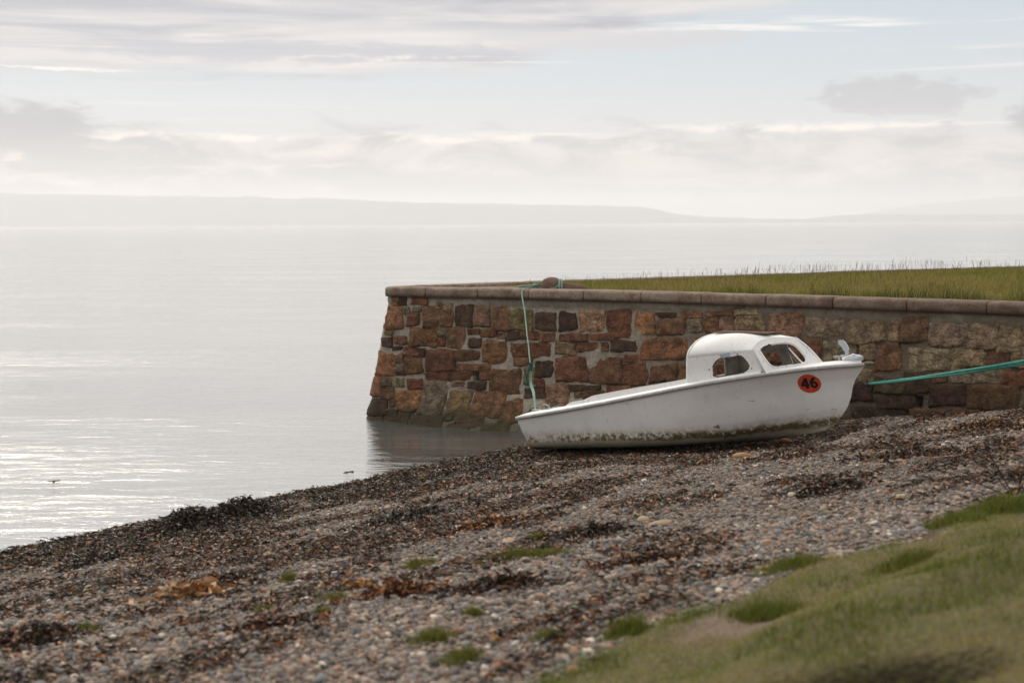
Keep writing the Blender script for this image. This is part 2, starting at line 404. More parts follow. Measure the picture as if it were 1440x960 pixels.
nrm(t, t.bump(t.m('ADD', t.m('MULTIPLY', d1, -1.0), t.m('MULTIPLY', d2, -.4)), .8, .02))
hole = np.exp(-(((A-HOLE[0])/.33)**2+((B-HOLE[1]-.02)/.17)**2)**2)
soil = np.clip(hole, 0, 1)
bare = bare_f(A, B)
o = mesh_np('ground', np.stack([A, B, Z], -1).reshape(-1, 3), grid_faces(len(xs), len(ys)), m,
    attrs=dict(weed=weed.ravel(), turf=sstep(.0, .16, g).ravel(), bare=np.clip(bare*1.1, 0, 1).ravel(), soil=soil.ravel(), wet=(1-sstep(.0, .5, s)).ravel()))
tag(o, kind='structure')

# ------------------------------------------------------------------ the sea wall round the grassed pier
PLAN = np.array([(17, 34.0), (10.9, 30.3), (6.65, 27.75), (3.0, 25.3), (-.6, 22.95), (-1.5, 22.25), (-1.84, 21.95), (-1.9, 21.74), (-1.72, 21.6), (-1.28, 21.42), (-.5, 21.08), (0.21, 20.72), (1.3, 20.05), (2.68, 19.12), (4.33, 17.92), (5.97, 16.6), (8, 14.9), (11, 12.3)])
cw = catmull(PLAN, 40); sw = np.r_[0, np.cumsum(np.linalg.norm(np.diff(cw, axis=0), axis=1))]
UW = sw-sw[np.argmin(cw[:, 0])]; U0, U1 = UW[0], UW[-1]
tx = np.gradient(cw[:, 0], sw); ty = np.gradient(cw[:, 1], sw); mm = np.hypot(tx, ty); nx, ny = ty/mm, -tx/mm
TOP, BAT = 1.85, .195
def wall_p(u, v, o=0.0):
    """point on the battered wall face: u metres round from the pier's nose, v metres up, o metres out"""
    x = np.interp(u, UW, cw[:, 0]); y = np.interp(u, UW, cw[:, 1]); a = np.interp(u, UW, nx); b = np.interp(u, UW, ny); q = np.hypot(a, b)
    off = np.maximum(TOP-v, -9)*BAT*(v < TOP)-.03+o
    off = off+.38*sstep(.1, 1.3, u)*(1-sstep(3.5, 6, u))*np.clip((.5-v)/.5, 0, 1)**1.3
    return np.stack([x+a/q*off, y+b/q*off, v+0*x], -1)
STONES = "o 0.14,1.72 0.24,1.72 0.23,1.86 0.12,1.86;k 0.28,1.74 0.42,1.74 0.42,1.86 0.27,1.86;r 0.47,1.74 0.74,1.74 0.73,1.84 0.46,1.84;o 0.12,1.36 0.39,1.36 0.36,1.7 0.06,1.68;g 0.38,1.58 0.46,1.58 0.45,1.7 0.38,1.7;g 0.52,1.64 0.64,1.64 0.64,1.7 0.52,1.7;r 0.43,1.45 0.62,1.45 0.6,1.59 0.42,1.59;b 0.7,1.44 0.98,1.44 0.96,1.7 0.68,1.7;b 1.02,1.43 1.17,1.44 1.16,1.64 1.01,1.64;t 1.03,1.66 1.17,1.66 1.16,1.76 1.02,1.76;t 0.91,1.7 1,1.7 1,1.78 0.9,1.78;k 1.24,1.44 1.51,1.44 1.48,1.74 1.22,1.73;b 0.5,1.12 0.96,1.13 0.94,1.4 0.48,1.39;o 0.26,1.14 0.46,1.14 0.44,1.27 0.24,1.26;k 0.08,1.06 0.24,1.07 0.22,1.25 0.04,1.24;t 0.08,1.26 0.2,1.27 0.2,1.32 0.07,1.32;g 0.96,1.29 1.12,1.3 1.11,1.41 0.96,1.41;r 0.97,1.12 1.11,1.13 1.1,1.26 0.96,1.26;b 1.14,1.12 1.43,1.13 1.4,1.41 1.11,1.4;k 0.24,1.05 0.37,1.06 0.37,1.1 0.24,1.09;r 0.42,0.99 0.66,0.99 0.64,1.08 0.42,1.08;k 0.7,0.97 0.76,0.97 0.76,1.08 0.68,1.07;o 0.07,0.66 0.31,0.68 0.27,1.04 0.03,1.02;b 0.31,0.86 0.42,0.86 0.41,0.96 0.3,0.96;g 0.31,0.73 0.43,0.74 0.42,0.86 0.3,0.85;k 0.32,0.67 0.46,0.68 0.46,0.73 0.32,0.72;b 0.46,0.71 0.76,0.72 0.74,0.93 0.45,0.92;r 0.81,0.76 1.27,0.78 1.24,1.08 0.78,1.06;b 1.3,0.92 1.68,0.94 1.66,1.08 1.3,1.07;b 1.3,0.79 1.86,0.81 1.86,0.89 1.3,0.87;r 0.82,0.62 1.58,0.65 1.57,0.77 0.81,0.74;r 1.72,0.66 1.86,0.66 1.86,0.78 1.71,0.77;o 0.03,0.33 0.13,0.36 0.11,0.64 0.03,0.62;g 0.16,0.52 0.29,0.52 0.28,0.62 0.15,0.62;t 0.31,0.51 0.46,0.52 0.45,0.63 0.3,0.63;r 0.52,0.49 0.78,0.5 0.76,0.64 0.5,0.64;b 0.14,0.33 0.34,0.34 0.32,0.47 0.12,0.46;o 0.37,0.16 0.78,0.17 0.75,0.48 0.34,0.46;g 0.8,0.13 1.23,0.15 1.19,0.63 0.76,0.61;p 1.26,0.55 1.47,0.56 1.46,0.63 1.25,0.62;m 1.28,0.17 1.66,0.19 1.63,0.5 1.25,0.48;k 0.02,0.02 0.26,0.07 0.22,0.34 0.03,0.29;b 0.27,0.05 0.4,0.06 0.4,0.18 0.26,0.17;b 0.43,-0 0.62,0.01 0.61,0.16 0.42,0.14;b 0.3,0.22 0.35,0.22 0.34,0.32 0.29,0.32;k 0.68,-0.1 1.32,-0.07 1.3,0.14 0.66,0.11;k 0.04,-0.14 0.22,-0.1 0.2,0.04 0.02,-0.01;k 0.24,-0.12 0.61,-0.1 0.6,0.05 0.22,0.03;k 1.3,0.1 1.45,0.11 1.44,0.16 1.29,0.16;b 1.52,0.07 1.7,0.08 1.7,0.16 1.5,0.15;b 1.74,0.02 1.98,0.04 1.98,0.15 1.74,0.13;g 1.42,-0.17 1.84,-0.15 1.82,0.07 1.4,0.04;m 2,-0.16 2.49,-0.13 2.46,0.11 1.98,0.08;b 1.68,0.15 2.22,0.18 2.18,0.48 1.66,0.45;o 2.24,0.12 2.56,0.14 2.52,0.42 2.22,0.4;b 1.9,0.47 2.44,0.5 2.4,0.85 1.88,0.83;k 1.52,0.52 1.84,0.53 1.83,0.62 1.51,0.61;k 2.66,0.74 2.94,0.76 2.92,0.97 2.64,0.96;k 2.48,0.45 2.84,0.47 2.82,0.6 2.48,0.58;r 2.68,0.61 2.82,0.62 2.8,0.72 2.66,0.71;m 2.48,0.63 2.65,0.64 2.62,0.85 2.46,0.84;p 2.88,0.33 3.26,0.36 3.22,0.66 2.84,0.64;r 2.98,0.71 3.5,0.74 3.46,1.05 2.95,1.03;b 3.55,0.71 4.05,0.74 4.01,1.1 3.51,1.08;r 4.08,0.71 4.46,0.73 4.42,1.04 4.05,1.02;r 4.08,1.03 4.3,1.04 4.29,1.12 4.08,1.11;k 3.86,1.16 4.26,1.18 4.24,1.34 3.84,1.33;b 3.7,1.16 3.8,1.17 3.78,1.26 3.68,1.26;b 3.3,1.14 3.62,1.15 3.62,1.26 3.29,1.24;t 2.95,1.06 3.26,1.07 3.24,1.26 2.92,1.25;r 2.98,1.28 3.44,1.3 3.43,1.38 2.98,1.36;r 3.5,1.31 3.86,1.33 3.85,1.4 3.48,1.38;p 3.32,1.42 3.7,1.43 3.67,1.72 3.28,1.71;r 3.76,1.35 4.15,1.37 4.11,1.72 3.72,1.71;o 4.18,1.4 4.49,1.41 4.46,1.7 4.15,1.69;k 4.53,1.66 4.83,1.66 4.82,1.72 4.52,1.71;b 4.54,1.42 4.98,1.44 4.96,1.63 4.52,1.62;o 4.34,1.06 5.1,1.1 5.08,1.38 4.31,1.36;b 4.9,1.67 5.22,1.68 5.21,1.76 4.9,1.74;t 5.02,1.46 5.22,1.47 5.21,1.65 5,1.64;k 2.96,1.41 3.26,1.42 3.23,1.68 2.92,1.68;b 4.52,0.78 4.94,0.81 4.92,1.02 4.5,1;o 4.97,0.77 5.15,0.78 5.12,1.02 4.94,1.01;r 4.45,0.58 4.62,0.59 4.6,0.68 4.44,0.67;k 3.22,0.58 3.74,0.61 3.74,0.68 3.2,0.65;b 3.34,0.47 3.79,0.5 3.78,0.6 3.33,0.57;r 3.84,0.52 4.22,0.54 4.2,0.7 3.83,0.68;p 1.54,1.44 1.82,1.44 1.79,1.74 1.52,1.74;b 1.86,1.39 2.14,1.4 2.1,1.74 1.82,1.73;m 2.16,1.4 2.56,1.41 2.52,1.68 2.14,1.66;k 2.59,1.42 2.93,1.43 2.9,1.68 2.56,1.67;r 1.47,1.32 1.65,1.32 1.64,1.38 1.46,1.38;r 1.68,1.29 1.94,1.3 1.93,1.38 1.67,1.38;b 1.96,1.27 2.09,1.27 2.08,1.34 1.96,1.34;k 2.1,1.27 2.33,1.28 2.32,1.38 2.1,1.38;r 2.34,1.27 2.65,1.28 2.64,1.38 2.33,1.37;r 2.68,1.27 2.9,1.28 2.89,1.38 2.68,1.37;k 1.48,1.13 1.7,1.14 1.69,1.26 1.46,1.26;o 1.74,0.9 2.14,0.91 2.11,1.21 1.72,1.2;r 2.2,1.01 2.86,1.04 2.84,1.24 2.18,1.21;o 2.26,0.9 2.57,0.91 2.56,1 2.25,0.99;b 5.24,1.48 5.47,1.49 5.45,1.66 5.22,1.65;p 5.5,1.5 5.69,1.5 5.67,1.68 5.48,1.68;t 5.71,1.5 6.13,1.52 6.11,1.71 5.69,1.7;b 5.26,1.71 5.66,1.72 5.65,1.78 5.25,1.76;t 5.7,1.72 6.07,1.74 6.06,1.79 5.69,1.78;p 6.18,1.48 6.68,1.5 6.65,1.76 6.15,1.74;s 6.75,1.46 7.24,1.49 7.21,1.74 6.72,1.72;t 7.3,1.44 7.82,1.47 7.8,1.75 7.27,1.73;o 5.14,1.1 5.57,1.12 5.54,1.39 5.11,1.37;b 5.62,1.11 6.23,1.14 6.2,1.47 5.58,1.44;r 6.28,1.12 6.72,1.15 6.68,1.44 6.24,1.43;r 6.75,1.18 6.96,1.19 6.94,1.44 6.72,1.43;s 7.01,1.13 7.44,1.15 7.42,1.43 6.98,1.41;t 7.86,1.49 7.96,1.5 7.94,1.74 7.84,1.73;b 8.02,1.47 8.38,1.49 8.34,1.79 7.99,1.78;s 8.4,1.44 8.82,1.46 8.8,1.72 8.38,1.7;s 8.86,1.45 9.22,1.47 9.2,1.76 8.84,1.74;t 9.26,1.45 9.63,1.46 9.6,1.74 9.24,1.73;t 7.5,1.21 7.7,1.22 7.68,1.43 7.47,1.42;b 7.74,1.13 8.06,1.15 8.02,1.44 7.71,1.42;s 8.13,1.13 8.63,1.16 8.6,1.42 8.1,1.39;t 8.66,1.23 9.08,1.25 9.06,1.44 8.64,1.42;b 9.11,1.26 9.38,1.28 9.36,1.41 9.1,1.4;t 9.42,1.23 9.72,1.25 9.7,1.42 9.4,1.4;s 8.68,1.02 9.31,1.06 9.29,1.24 8.66,1.2;r 9.34,1.05 9.65,1.06 9.64,1.22 9.33,1.2;t 7.5,0.96 7.69,0.97 7.68,1.11 7.49,1.1;k 7.73,0.84 8.12,0.87 8.1,1.04 7.72,1.02;k 8.15,0.86 8.43,0.88 8.4,1.1 8.12,1.09;k 8.46,0.74 8.91,0.78 8.88,1.01 8.44,0.98;b 8.94,0.74 9.56,0.78 9.54,1.04 8.91,0.99;k 7.78,0.66 8.24,0.7 8.22,0.82 7.76,0.8;k 7.39,0.68 7.74,0.7 7.72,0.93 7.36,0.91;b 8.24,0.48 8.75,0.53 8.73,0.7 8.22,0.66;b 8.77,0.56 9.1,0.58 9.08,0.72 8.76,0.69;k 7.5,0.45 8.21,0.51 8.2,0.67 7.49,0.62;b 8.47,1 8.64,1.02 8.64,1.12 8.46,1.12;b 5.2,0.78 5.54,0.8 5.52,1.06 5.16,1.05;r 5.58,0.81 6.06,0.84 6.04,1.09 5.56,1.07;s 6.1,0.82 6.56,0.85 6.54,1.09 6.08,1.07;t 6.6,0.87 6.96,0.89 6.94,1.13 6.58,1.11;b 7,0.88 7.32,0.9 7.3,1.11 6.98,1.09;b 9.7,1.24 10.04,1.25 10.02,1.46 9.69,1.44"
PAL = dict(o=(.37, .19, .095), b=(.265, .148, .082), r=(.26, .122, .070), k=(.115, .072, .048), t=(.36, .27, .17), p=(.40, .25, .17), g=(.28, .225, .155), m=(.27, .205, .095), s=(.37, .29, .20))
HOLES = [(1.65, .71, .10, .14), (4.69, .75, .14, .10), (8.31, .77, .11, .15)]
stones = []
for e in STONES.split(';'):
    q = e.split(); stones.append((q[0], np.array([[float(z) for z in w.split(',')] for w in q[1:]])))
# holes sit where the photo shows them; the list is filled with smaller stones wherever nothing is traced
cell = .02; gu0 = U0; occ = np.zeros((int((U1-U0)/cell)+2, int(2.4/cell)), bool)
def mark(u0, v0, u1, v1): occ[max(0, int((u0-gu0)/cell)):int((u1-gu0)/cell)+1, max(0, int((v0+.3)/cell)):int((v1+.3)/cell)+1] = True
for c_, q in stones: mark(q[:, 0].min(), q[:, 1].min(), q[:, 0].max(), q[:, 1].max())
for (u, v, a, b) in HOLES: mark(u-a/2-.02, v-b/2-.02, u+a/2+.02, v+b/2+.02)
for (du, dv, n) in ((.55, .30, 5000), (.40, .24, 9000), (.26, .18, 14000), (.17, .13, 16000), (.12, .08, 12000)):
    for _ in range(n):
        a = du*random.uniform(.8, 1.2); b = dv*random.uniform(.85, 1.15); u = random.uniform(U0+.1, U1-a-.1); v = random.uniform(-.28, 1.77-b)
        i0, i1 = int((u-.035-gu0)/cell), int((u+a+.035-gu0)/cell)+1; j0, j1 = int((v-.03+.3)/cell), int((v+b+.03+.3)/cell)+1
        if i0 < 0 or j0 < 0 or occ[i0:i1, j0:j1].any(): continue
        mark(u, v, u+a, v+b); k = random.choices('bborktgps', k=1)[0]
        stones.append((k, np.array([(u, v), (u+a, v), (u+a, v+b), (u, v+b)])+np.random.default_rng(len(stones)).normal(0, .012, (4, 2))))
N = 16
ga = np.linspace(-1, 1, N); ga = np.sign(ga)*(1-(1-np.abs(ga))**1.7); A, B = np.meshgrid(ga, ga, indexing='ij')
Vs = []; Fs = []; Cs = []; F0 = grid_faces(N, N)
for i, (k, q) in enumerate(stones):
    r = np.random.default_rng(i+7)
    q = q.copy(); wd = q[:, 0].max()-q[:, 0].min(); hd = q[:, 1].max()-q[:, 1].min(); mn = min(wd, hd)
    q = q.mean(0)+(q-q.mean(0))*np.array([1+.040/wd, 1+.036/hd])
    q += r.normal(0, .018*min(1, mn/.2), (4, 2))
    kk = r.uniform(.02, .11)
    a = A*np.sqrt(1-kk*B**2); b = B*np.sqrt(1-kk*A**2)
    s1 = (1+a)/2*1.02-.01; s2 = (1+b)/2*1.02-.01
    u = (q[0, 0]*(1-s1)+q[1, 0]*s1)*(1-s2)+(q[3, 0]*(1-s1)+q[2, 0]*s1)*s2
    v = (q[0, 1]*(1-s1)+q[1, 1]*s1)*(1-s2)+(q[3, 1]*(1-s1)+q[2, 1]*s1)*s2
    rim = np.maximum(np.abs(A), np.abs(B))
    ed = sstep(.5, 1, rim)
    u = u+(fbm(u*13+i, v*13, 3, 3)-.5)*.06*ed*min(1, mn/.15); v = v+(fbm(u*13, v*13+i*3.3, 4, 3)-.5)*.06*ed*min(1, mn/.15)
    D = r.uniform(.008, .030)*min(1, mn/.12)
    hgt = D*(1-rim**r.uniform(7, 16))+ (fbm(u*7+i*5, v*7, 11, 4)-.5)*.055*min(1, mn/.2)*(1-rim**10)+(A*r.normal(0, .009)+B*r.normal(0, .009))+.010-.034*rim**14
    P = wall_p(u, v, hgt)
    Vs.append(P.reshape(-1, 3)); Fs.append(F0+i*N*N)
    c = np.array(PAL[k])*r.uniform(.78, 1.22)*(1+r.normal(0, .04, 3))
    side_ = 1+sstep(4.0, 7.0, q[:, 0].mean())*(-.38+.50*sstep(.75, 1.25, q[:, 1].mean())); Cs.append(np.repeat(c[None]*side_, N*N, 0))  # shade and damp low on the right painted into the stone colours
wall = empty('sea_wall', (-1.9, 21.7, 0), 'red sandstone rubble sea wall round the grassed pier, behind the stranded boat', 'sea wall')
WO = np.array(wall.location)
def sub(V): return np.asarray(V)-WO
m, t = material('sandstone', .9, .25)
p = t.pos; sp = t.node('ShaderNodeSeparateXYZ'); t.set(sp.inputs[0], p)
n1 = t.noise(p, 8, 8, .68, .5); n2 = t.noise(p, 38, 5, .65); n3 = t.noise(t.vec(p, (2, 2, 9)), 3, 5, .6, .6)
c = t.mix(t.ss(.30, .68, n1), t.mix(1, attr(t, 'Col', 'Color'), (.34, .31, .29), 'MULTIPLY'), t.mix(1, attr(t, 'Col', 'Color'), (1.30, 1.27, 1.22), 'MULTIPLY'))
c = t.mix(t.m('MULTIPLY', t.ss(.48, .68, n3), .65), c, (.085, .050, .033))
c = t.mix(t.m('MULTIPLY', t.ss(.60, .74, t.noise(p, 16, 6, .7)), .45), c, (.36, .31, .23))
c = t.mix(t.m('MULTIPLY', t.ss(.58, .40, n2), .45), c, (.05, .032, .022))
# tide mark: weed and slime below the high water line
tide = t.ss(.42, .10, t.m('ADD', sp.outputs[2], t.m('MULTIPLY', t.m('SUBTRACT', n1, .5), .35)))
c = t.mix(t.m('MULTIPLY', tide, .8), c, t.mix(t.noise(p, 9, 5, .6), (.018, .016, .010), (.11, .09, .045)))
base(t, c); nrm(t, t.bump(t.m('ADD', t.m('MULTIPLY', n1, 1.0), t.m('MULTIPLY', n2, .7)), 1.0, .05))
stone_mat = m
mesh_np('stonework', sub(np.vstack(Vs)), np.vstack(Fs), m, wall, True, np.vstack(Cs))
# mortar bed with open weep holes
uu = np.unique(np.round(np.r_[np.arange(U0, -.5, .12), np.arange(-.5, 11, .035), np.arange(11, U1, .1), [h[0]-h[2]/2 for h in HOLES], [h[0]+h[2]/2 for h in HOLES]], 4))
vv = np.unique(np.round(np.r_[np.arange(-1.6, -.2, .2), np.arange(-.2, 1.84, .035), [TOP-.001], [h[1]-h[3]/2 for h in HOLES], [h[1]+h[3]/2 for h in HOLES]], 4))
A, B = np.meshgrid(uu, vv, indexing='ij')
out = (fbm(A*7, B*7, 21)-.5)*.05-.006
P = wall_p(A, B, out+.022*sstep(1.72, 1.78, B+(fbm(A*1.7, A*0, 4)-.5)*.08)*(fbm(A*1.1, A*0+3, 14) > .40))
F = grid_faces(len(uu), len(vv)); cu = (A[:-1, :-1]+A[1:, 1:]).ravel()/2; cv = (B[:-1, :-1]+B[1:, 1:]).ravel()/2
keep = np.ones(len(F), bool)
for (u, v, a, b) in HOLES: keep &= ~((np.abs(cu-u) < a/2) & (np.abs(cv-v) < b/2))
parts = [(P.reshape(-1, 3), F[keep])]
for (u, v, a, b) in HOLES:
    ring = [(u-a/2, v-b/2), (u+a/2, v-b/2), (u+a/2, v+b/2), (u-a/2, v+b/2)]
    f_ = wall_p(np.array([r_[0] for r_ in ring]), np.array([r_[1] for r_ in ring]), .006); b_ = wall_p(np.array([r_[0] for r_ in ring]), np.array([r_[1] for r_ in ring]), -.45)
    parts.append((np.vstack([f_, b_]), np.array([[0, 1, 5, 4], [1, 2, 6, 5], [2, 3, 7, 6], [3, 0, 4, 7], [4, 5, 6, 7]])))
m, t = material('lime mortar', .95, .15)
p = t.pos; sp = t.node('ShaderNodeSeparateXYZ'); t.set(sp.inputs[0], p)
n1 = t.noise(p, 2.2, 5, .6, .4); n2 = t.noise(p, 24, 5, .65)
t.rough = t.ss(.42, .62, t.noise(p, 13, 6, .7))
light = t.mix(n2, (.32, .275, .22), (.56, .50, .42)); dirt = t.mix(n2, (.055, .043, .028), (.20, .155, .105))
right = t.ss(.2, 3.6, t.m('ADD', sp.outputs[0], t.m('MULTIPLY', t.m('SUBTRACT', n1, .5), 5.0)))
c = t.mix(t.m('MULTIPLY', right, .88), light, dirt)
band = t.m('MULTIPLY', t.ss(1.70, 1.76, t.m('ADD', sp.outputs[2], t.m('MULTIPLY', t.m('SUBTRACT', n1, .5), .12))), t.ss(-1.0, 0, sp.outputs[0]))
c = t.mix(t.m('MULTIPLY', band, .8), c, t.mix(t.noise(p, 5, 5, .6), (.10, .085, .062), (.34, .31, .25)))
c = t.mix(t.m('MULTIPLY', t.rough, .35), c, (.11, .08, .055))
tide = t.ss(.40, .08, t.m('ADD', sp.outputs[2], t.m('MULTIPLY', t.m('SUBTRACT', n1, .5), .3)))
c = t.mix(t.m('MULTIPLY', tide, .75), c, (.05, .045, .028))
base(t, c); nrm(t, t.bump(t.m('ADD', n2, t.noise(p, 9, 5, .6)), .9, .04))
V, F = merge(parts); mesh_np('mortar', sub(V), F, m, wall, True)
# coping stones with a rounded nose, one object each
m, t = material('coping sandstone', .92, .2)
p = t.pos; n1 = t.noise(p, 5, 6, .62, .3); n2 = t.noise(p, 45, 5, .7)
nz = t.node('ShaderNodeSeparateXYZ'); t.set(nz.inputs[0], t.pos)
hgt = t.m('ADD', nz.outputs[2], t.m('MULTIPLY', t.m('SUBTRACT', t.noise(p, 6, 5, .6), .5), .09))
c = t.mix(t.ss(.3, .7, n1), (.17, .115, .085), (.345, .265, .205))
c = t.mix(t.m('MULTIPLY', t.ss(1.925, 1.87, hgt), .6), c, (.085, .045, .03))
c = t.mix(t.m('MULTIPLY', t.ss(.55, .75, t.noise(p, 12, 5, .7)), .5), c, (.40, .35, .28))
c = t.mix(t.m('MULTIPLY', t.ss(.52, .34, n2), .6), c, (.07, .05, .035))
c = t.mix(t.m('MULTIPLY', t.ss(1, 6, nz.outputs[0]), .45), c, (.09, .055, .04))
base(t, c); nrm(t, t.bump(t.m('ADD', n1, t.m('MULTIPLY', n2, .5)), .8, .03))
prof = [(-.36, .005), (-.36, .13), (-.33, .15), (-.1, .152), (-.02, .150), (.018, .142), (.038, .124), (.046, .10), (.047, .04), (.040, .004), (-.1, .0)]
joints = [.74, 1.61, 2.45, 3.36, 4.28, 5.21, 6.16, 7.09, 8.07, 9.07]
while joints[-1] < U1-1.1: joints.append(joints[-1]+random.uniform(.95, 1.08))
lo = [-.62]
while lo[-1] > U0+1.1: lo.append(lo[-1]-random.uniform(.9, 1.1))
joints = lo[::-1]+joints
for i, (a, b) in enumerate(zip(joints[:-1], joints[1:])):
    r = np.random.default_rng(i+900); gap = .007
    us = np.r_[a+gap, np.linspace(a+gap+.012, b-gap-.012, 15), b-gap]
    sc = np.r_[.93, np.ones(15), .93]; dz, dn = r.normal(0, .003), r.normal(0, .004)
    V = []
    for u, k in zip(us, sc):
        for (n_, z_) in prof:
            w_ = .008*(fbm(u*6, z_*8+n_*8, 60)-.5)
            n_ = max(n_, -.36+.22*math.exp(-(u/.4)**2)); q = wall_p(np.array(u), np.array(TOP+.002), .03+(n_+.12)*k-.12+dn+w_)
            V.append((q[0], q[1], TOP+.002+z_*(1-(1-k)*.5)+dz+w_))
    V = np.array(V); n = len(prof); F = [grid_faces(len(us), n, closed_v=True)]
    c0, c1 = V[:n].mean(0), V[-n:].mean(0); V = np.vstack([V, c0, c1]); kk = np.arange(n); k2 = (kk+1) % n; L_ = (len(us)-1)*n
    F.append(np.stack([np.full(n, len(V)-2), kk, k2], 1)); F.append(np.stack([np.full(n, len(V)-1), L_+k2, L_+kk], 1))
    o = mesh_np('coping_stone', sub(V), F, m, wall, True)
coping_mat = m
# the pier's grassed top
inner = wall_p(UW[::6], np.full(len(UW[::6]), TOP+.01), -.30)[:, :2]; inner = inner[[np.min(np.hypot(*(cw-q).T)) > .27 for q in inner]]
poly = np.vstack([inner, (14, 12), (30, 20), (30, 40)])
def inside(X, Y, P):
    r = np.zeros(X.shape, bool); x1, y1 = P[-1]
    for x0, y0 in P:
        k = ((y0 > Y) != (y1 > Y)) & (X < (x1-x0)*(Y-y0)/(y1-y0+1e-12)+x0); r ^= k; x1, y1 = x0, y0
    return r
bm = bmesh.new(); vs = [bm.verts.new((x, y, 1.955)) for x, y in poly]; bm.faces.new(vs); bmesh.ops.triangulate(bm, faces=bm.faces[:])
bmesh.ops.recalc_face_normals(bm, faces=bm.faces[:])
me = bpy.data.meshes.new('pier_top'); bm.to_mesh(me); bm.free()
m, t = material('pier turf', .95, .1)
n1 = t.noise(t.pos, 1.2, 5, .6)
c = t.mix(n1, (.085, .085, .028), (.20, .15, .065))
tip = t.node('ShaderNodeSeparateXYZ'); t.set(tip.inputs[0], t.pos)
c = t.mix(t.ss(.5, -.4, tip.outputs[0]), c, t.mix(t.noise(t.pos, 20, 5), (.13, .10, .075), (.28, .23, .19)))
base(t, c); nrm(t, t.bump(t.noise(t.pos, 20, 5), .8, .03))
me.materials.append(m); o = link(bpy.data.objects.new('pier_top', me)); tag(o, kind='structure')

# the sandstone mooring stone lying behind the coping
def rock_geo(c, d, rot=0, seed=0, n=14, rough=.25):
    th = np.linspace(0, math.pi, n); ph = np.linspace(0, 2*math.pi, 2*n, endpoint=False)
    A, B = np.meshgrid(th, ph, indexing='ij')
    x, y, z = np.sin(A)*np.cos(B), np.sin(A)*np.sin(B), np.cos(A)
    k = 1+(fbm(x*1.4+seed*3.1+z, y*1.4+z*.7+9, seed, 3)-.5)*2*rough
    pole = np.exp(-(np.sin(A)/.15)**2); k = k*(1-pole)+(k[:, :].mean(1, keepdims=True))*pole
    P = np.stack([x*k*d[0]/2, y*k*d[1]/2, z*k*d[2]/2], -1).reshape(-1, 3)
    cr, sr = math.cos(rot), math.sin(rot); P = P@np.array([[cr, sr, 0], [-sr, cr, 0], [0, 0, 1]])
    return P+np.asarray(c), [grid_faces(n, 2*n, closed_v=True)]
q = np.array(wall_p(np.array(2.62), np.array(TOP+.01), -.42))
V1, F1 = rock_geo((-.10, 0, .07), (.34, .30, .27), 0, 3, 18, .10); V2, F2 = rock_geo((.16, -.03, .03), (.56, .24, .19), -.25, 5, 18, .12)
V, F = merge([(V1, F1), (V2, F2)])
m, t = material('mooring sandstone', .95, .15)
n1 = t.noise(t.pos, 9, 6, .6); base(t, t.mix(n1, (.10, .058, .04), (.24, .155, .115))); nrm(t, t.bump(n1, .7, .02))
o = mesh_np('mooring_stone', V, F, m); o.location = (q[0]+.06, q[1], 1.955); tag(o, 'rounded brown boulder on the pier top with the green rope tied round it', 'boulder')
MS = np.array(o.location)

# ------------------------------------------------------------------ the boat (x forward, y to port, z up)
BL, BP, BK = (0.4311, 18.2149, .0587), R(-33), R(5.5)
boat = empty('cabin_boat', BL, 'small white cabin boat lying on the shingle below the stone wall', 'boat')
BMAT = Matrix.Translation(BL) @ Euler((R(-2.0), -BK, BP), 'XYZ').to_matrix().to_4x4()
boat.matrix_world = BMAT
def bw(p): return np.array(BMAT @ Vector(p))
LEN = 4.325
def hb(tt): return np.where(tt < .42, .68+.07*np.sin(np.clip(tt/.42, 0, 1)*math.pi/2), .75*(1-np.clip((tt-.42)/.58, 0, 1)**2.3))
SHX = [0, .333, .665, .998, 1.331, 1.663, 1.996, 2.329, 2.662, 2.994, 3.327, 3.66, 3.992, 4.325]
SHZ = [.441, .477, .515, .554, .597, .642, .688, .734, .777, .813, .846, .873, .886, .886]
def sheer(x): return np.interp(x, SHX, SHZ)
STX = [3.788, 3.895, 3.994, 4.077, 4.126, 4.15, 4.19, 4.272, 4.325]; STZ = [.15, .213, .30, .411, .523, .627, .722, .824, .886]
AFT = catmull([(0, 0), (.45, .035), (.70, .085), (.83, .19), (.90, .42), (.955, .72), (1, 1)], 8)
BOW = catmull([(0, 0), (.13, .06), (.32, .17), (.52, .35), (.68, .57), (.83, .80), (1, 1)], 8)
ns = len(AFT)
def hull(tt, sidx):
    """tt along the hull 0..1, sidx fractional index up the section"""
    tt = np.asarray(tt, float); sidx = np.asarray(sidx, float); ii = np.arange(ns)
    w_ = sstep(.40, 1.0, tt)
    Fy = np.interp(sidx, ii, AFT[:, 0])*(1-w_)+np.interp(sidx, ii, BOW[:, 0])*w_
    G = np.interp(sidx, ii, AFT[:, 1])*(1-w_)+np.interp(sidx, ii, BOW[:, 1])*w_
    k = .15*np.clip((tt-.55)/.45, 0, 1)**2
    zs = .15+.736*G
    xe = np.interp(zs, STZ, STX); x0 = .02+.12*(1-G)
    x = x0+(xe-x0)*tt
    h = sheer(x0*0+.02+(4.325-.02)*tt)
    z = k+(h-k)*G
    y = hb(tt)*Fy*(1-.0*tt)
    return x, y, z
nt = 90; T_ = 1-(1-np.linspace(0, 1, nt))**1.15
A, B = np.meshgrid(T_, np.arange(ns), indexing='ij')
x, y, z = hull(A, B)
st_ = np.stack([x, -y, z], -1); pt_ = np.stack([x, y, z], -1)
full = np.concatenate([pt_[:, ::-1], st_[:, 1:]], 1); nc_ = full.shape[1]
V = full.reshape(-1, 3); F = [grid_faces(nt, nc_)]
ctr = full[0].mean(0); V = np.vstack([V, ctr]); k = np.arange(nc_-1); F.append(np.stack([np.full(nc_-1, len(V)-1), k, k+1], 1))
F.append(np.array([[len(V)-1, nc_-1, 0]]))
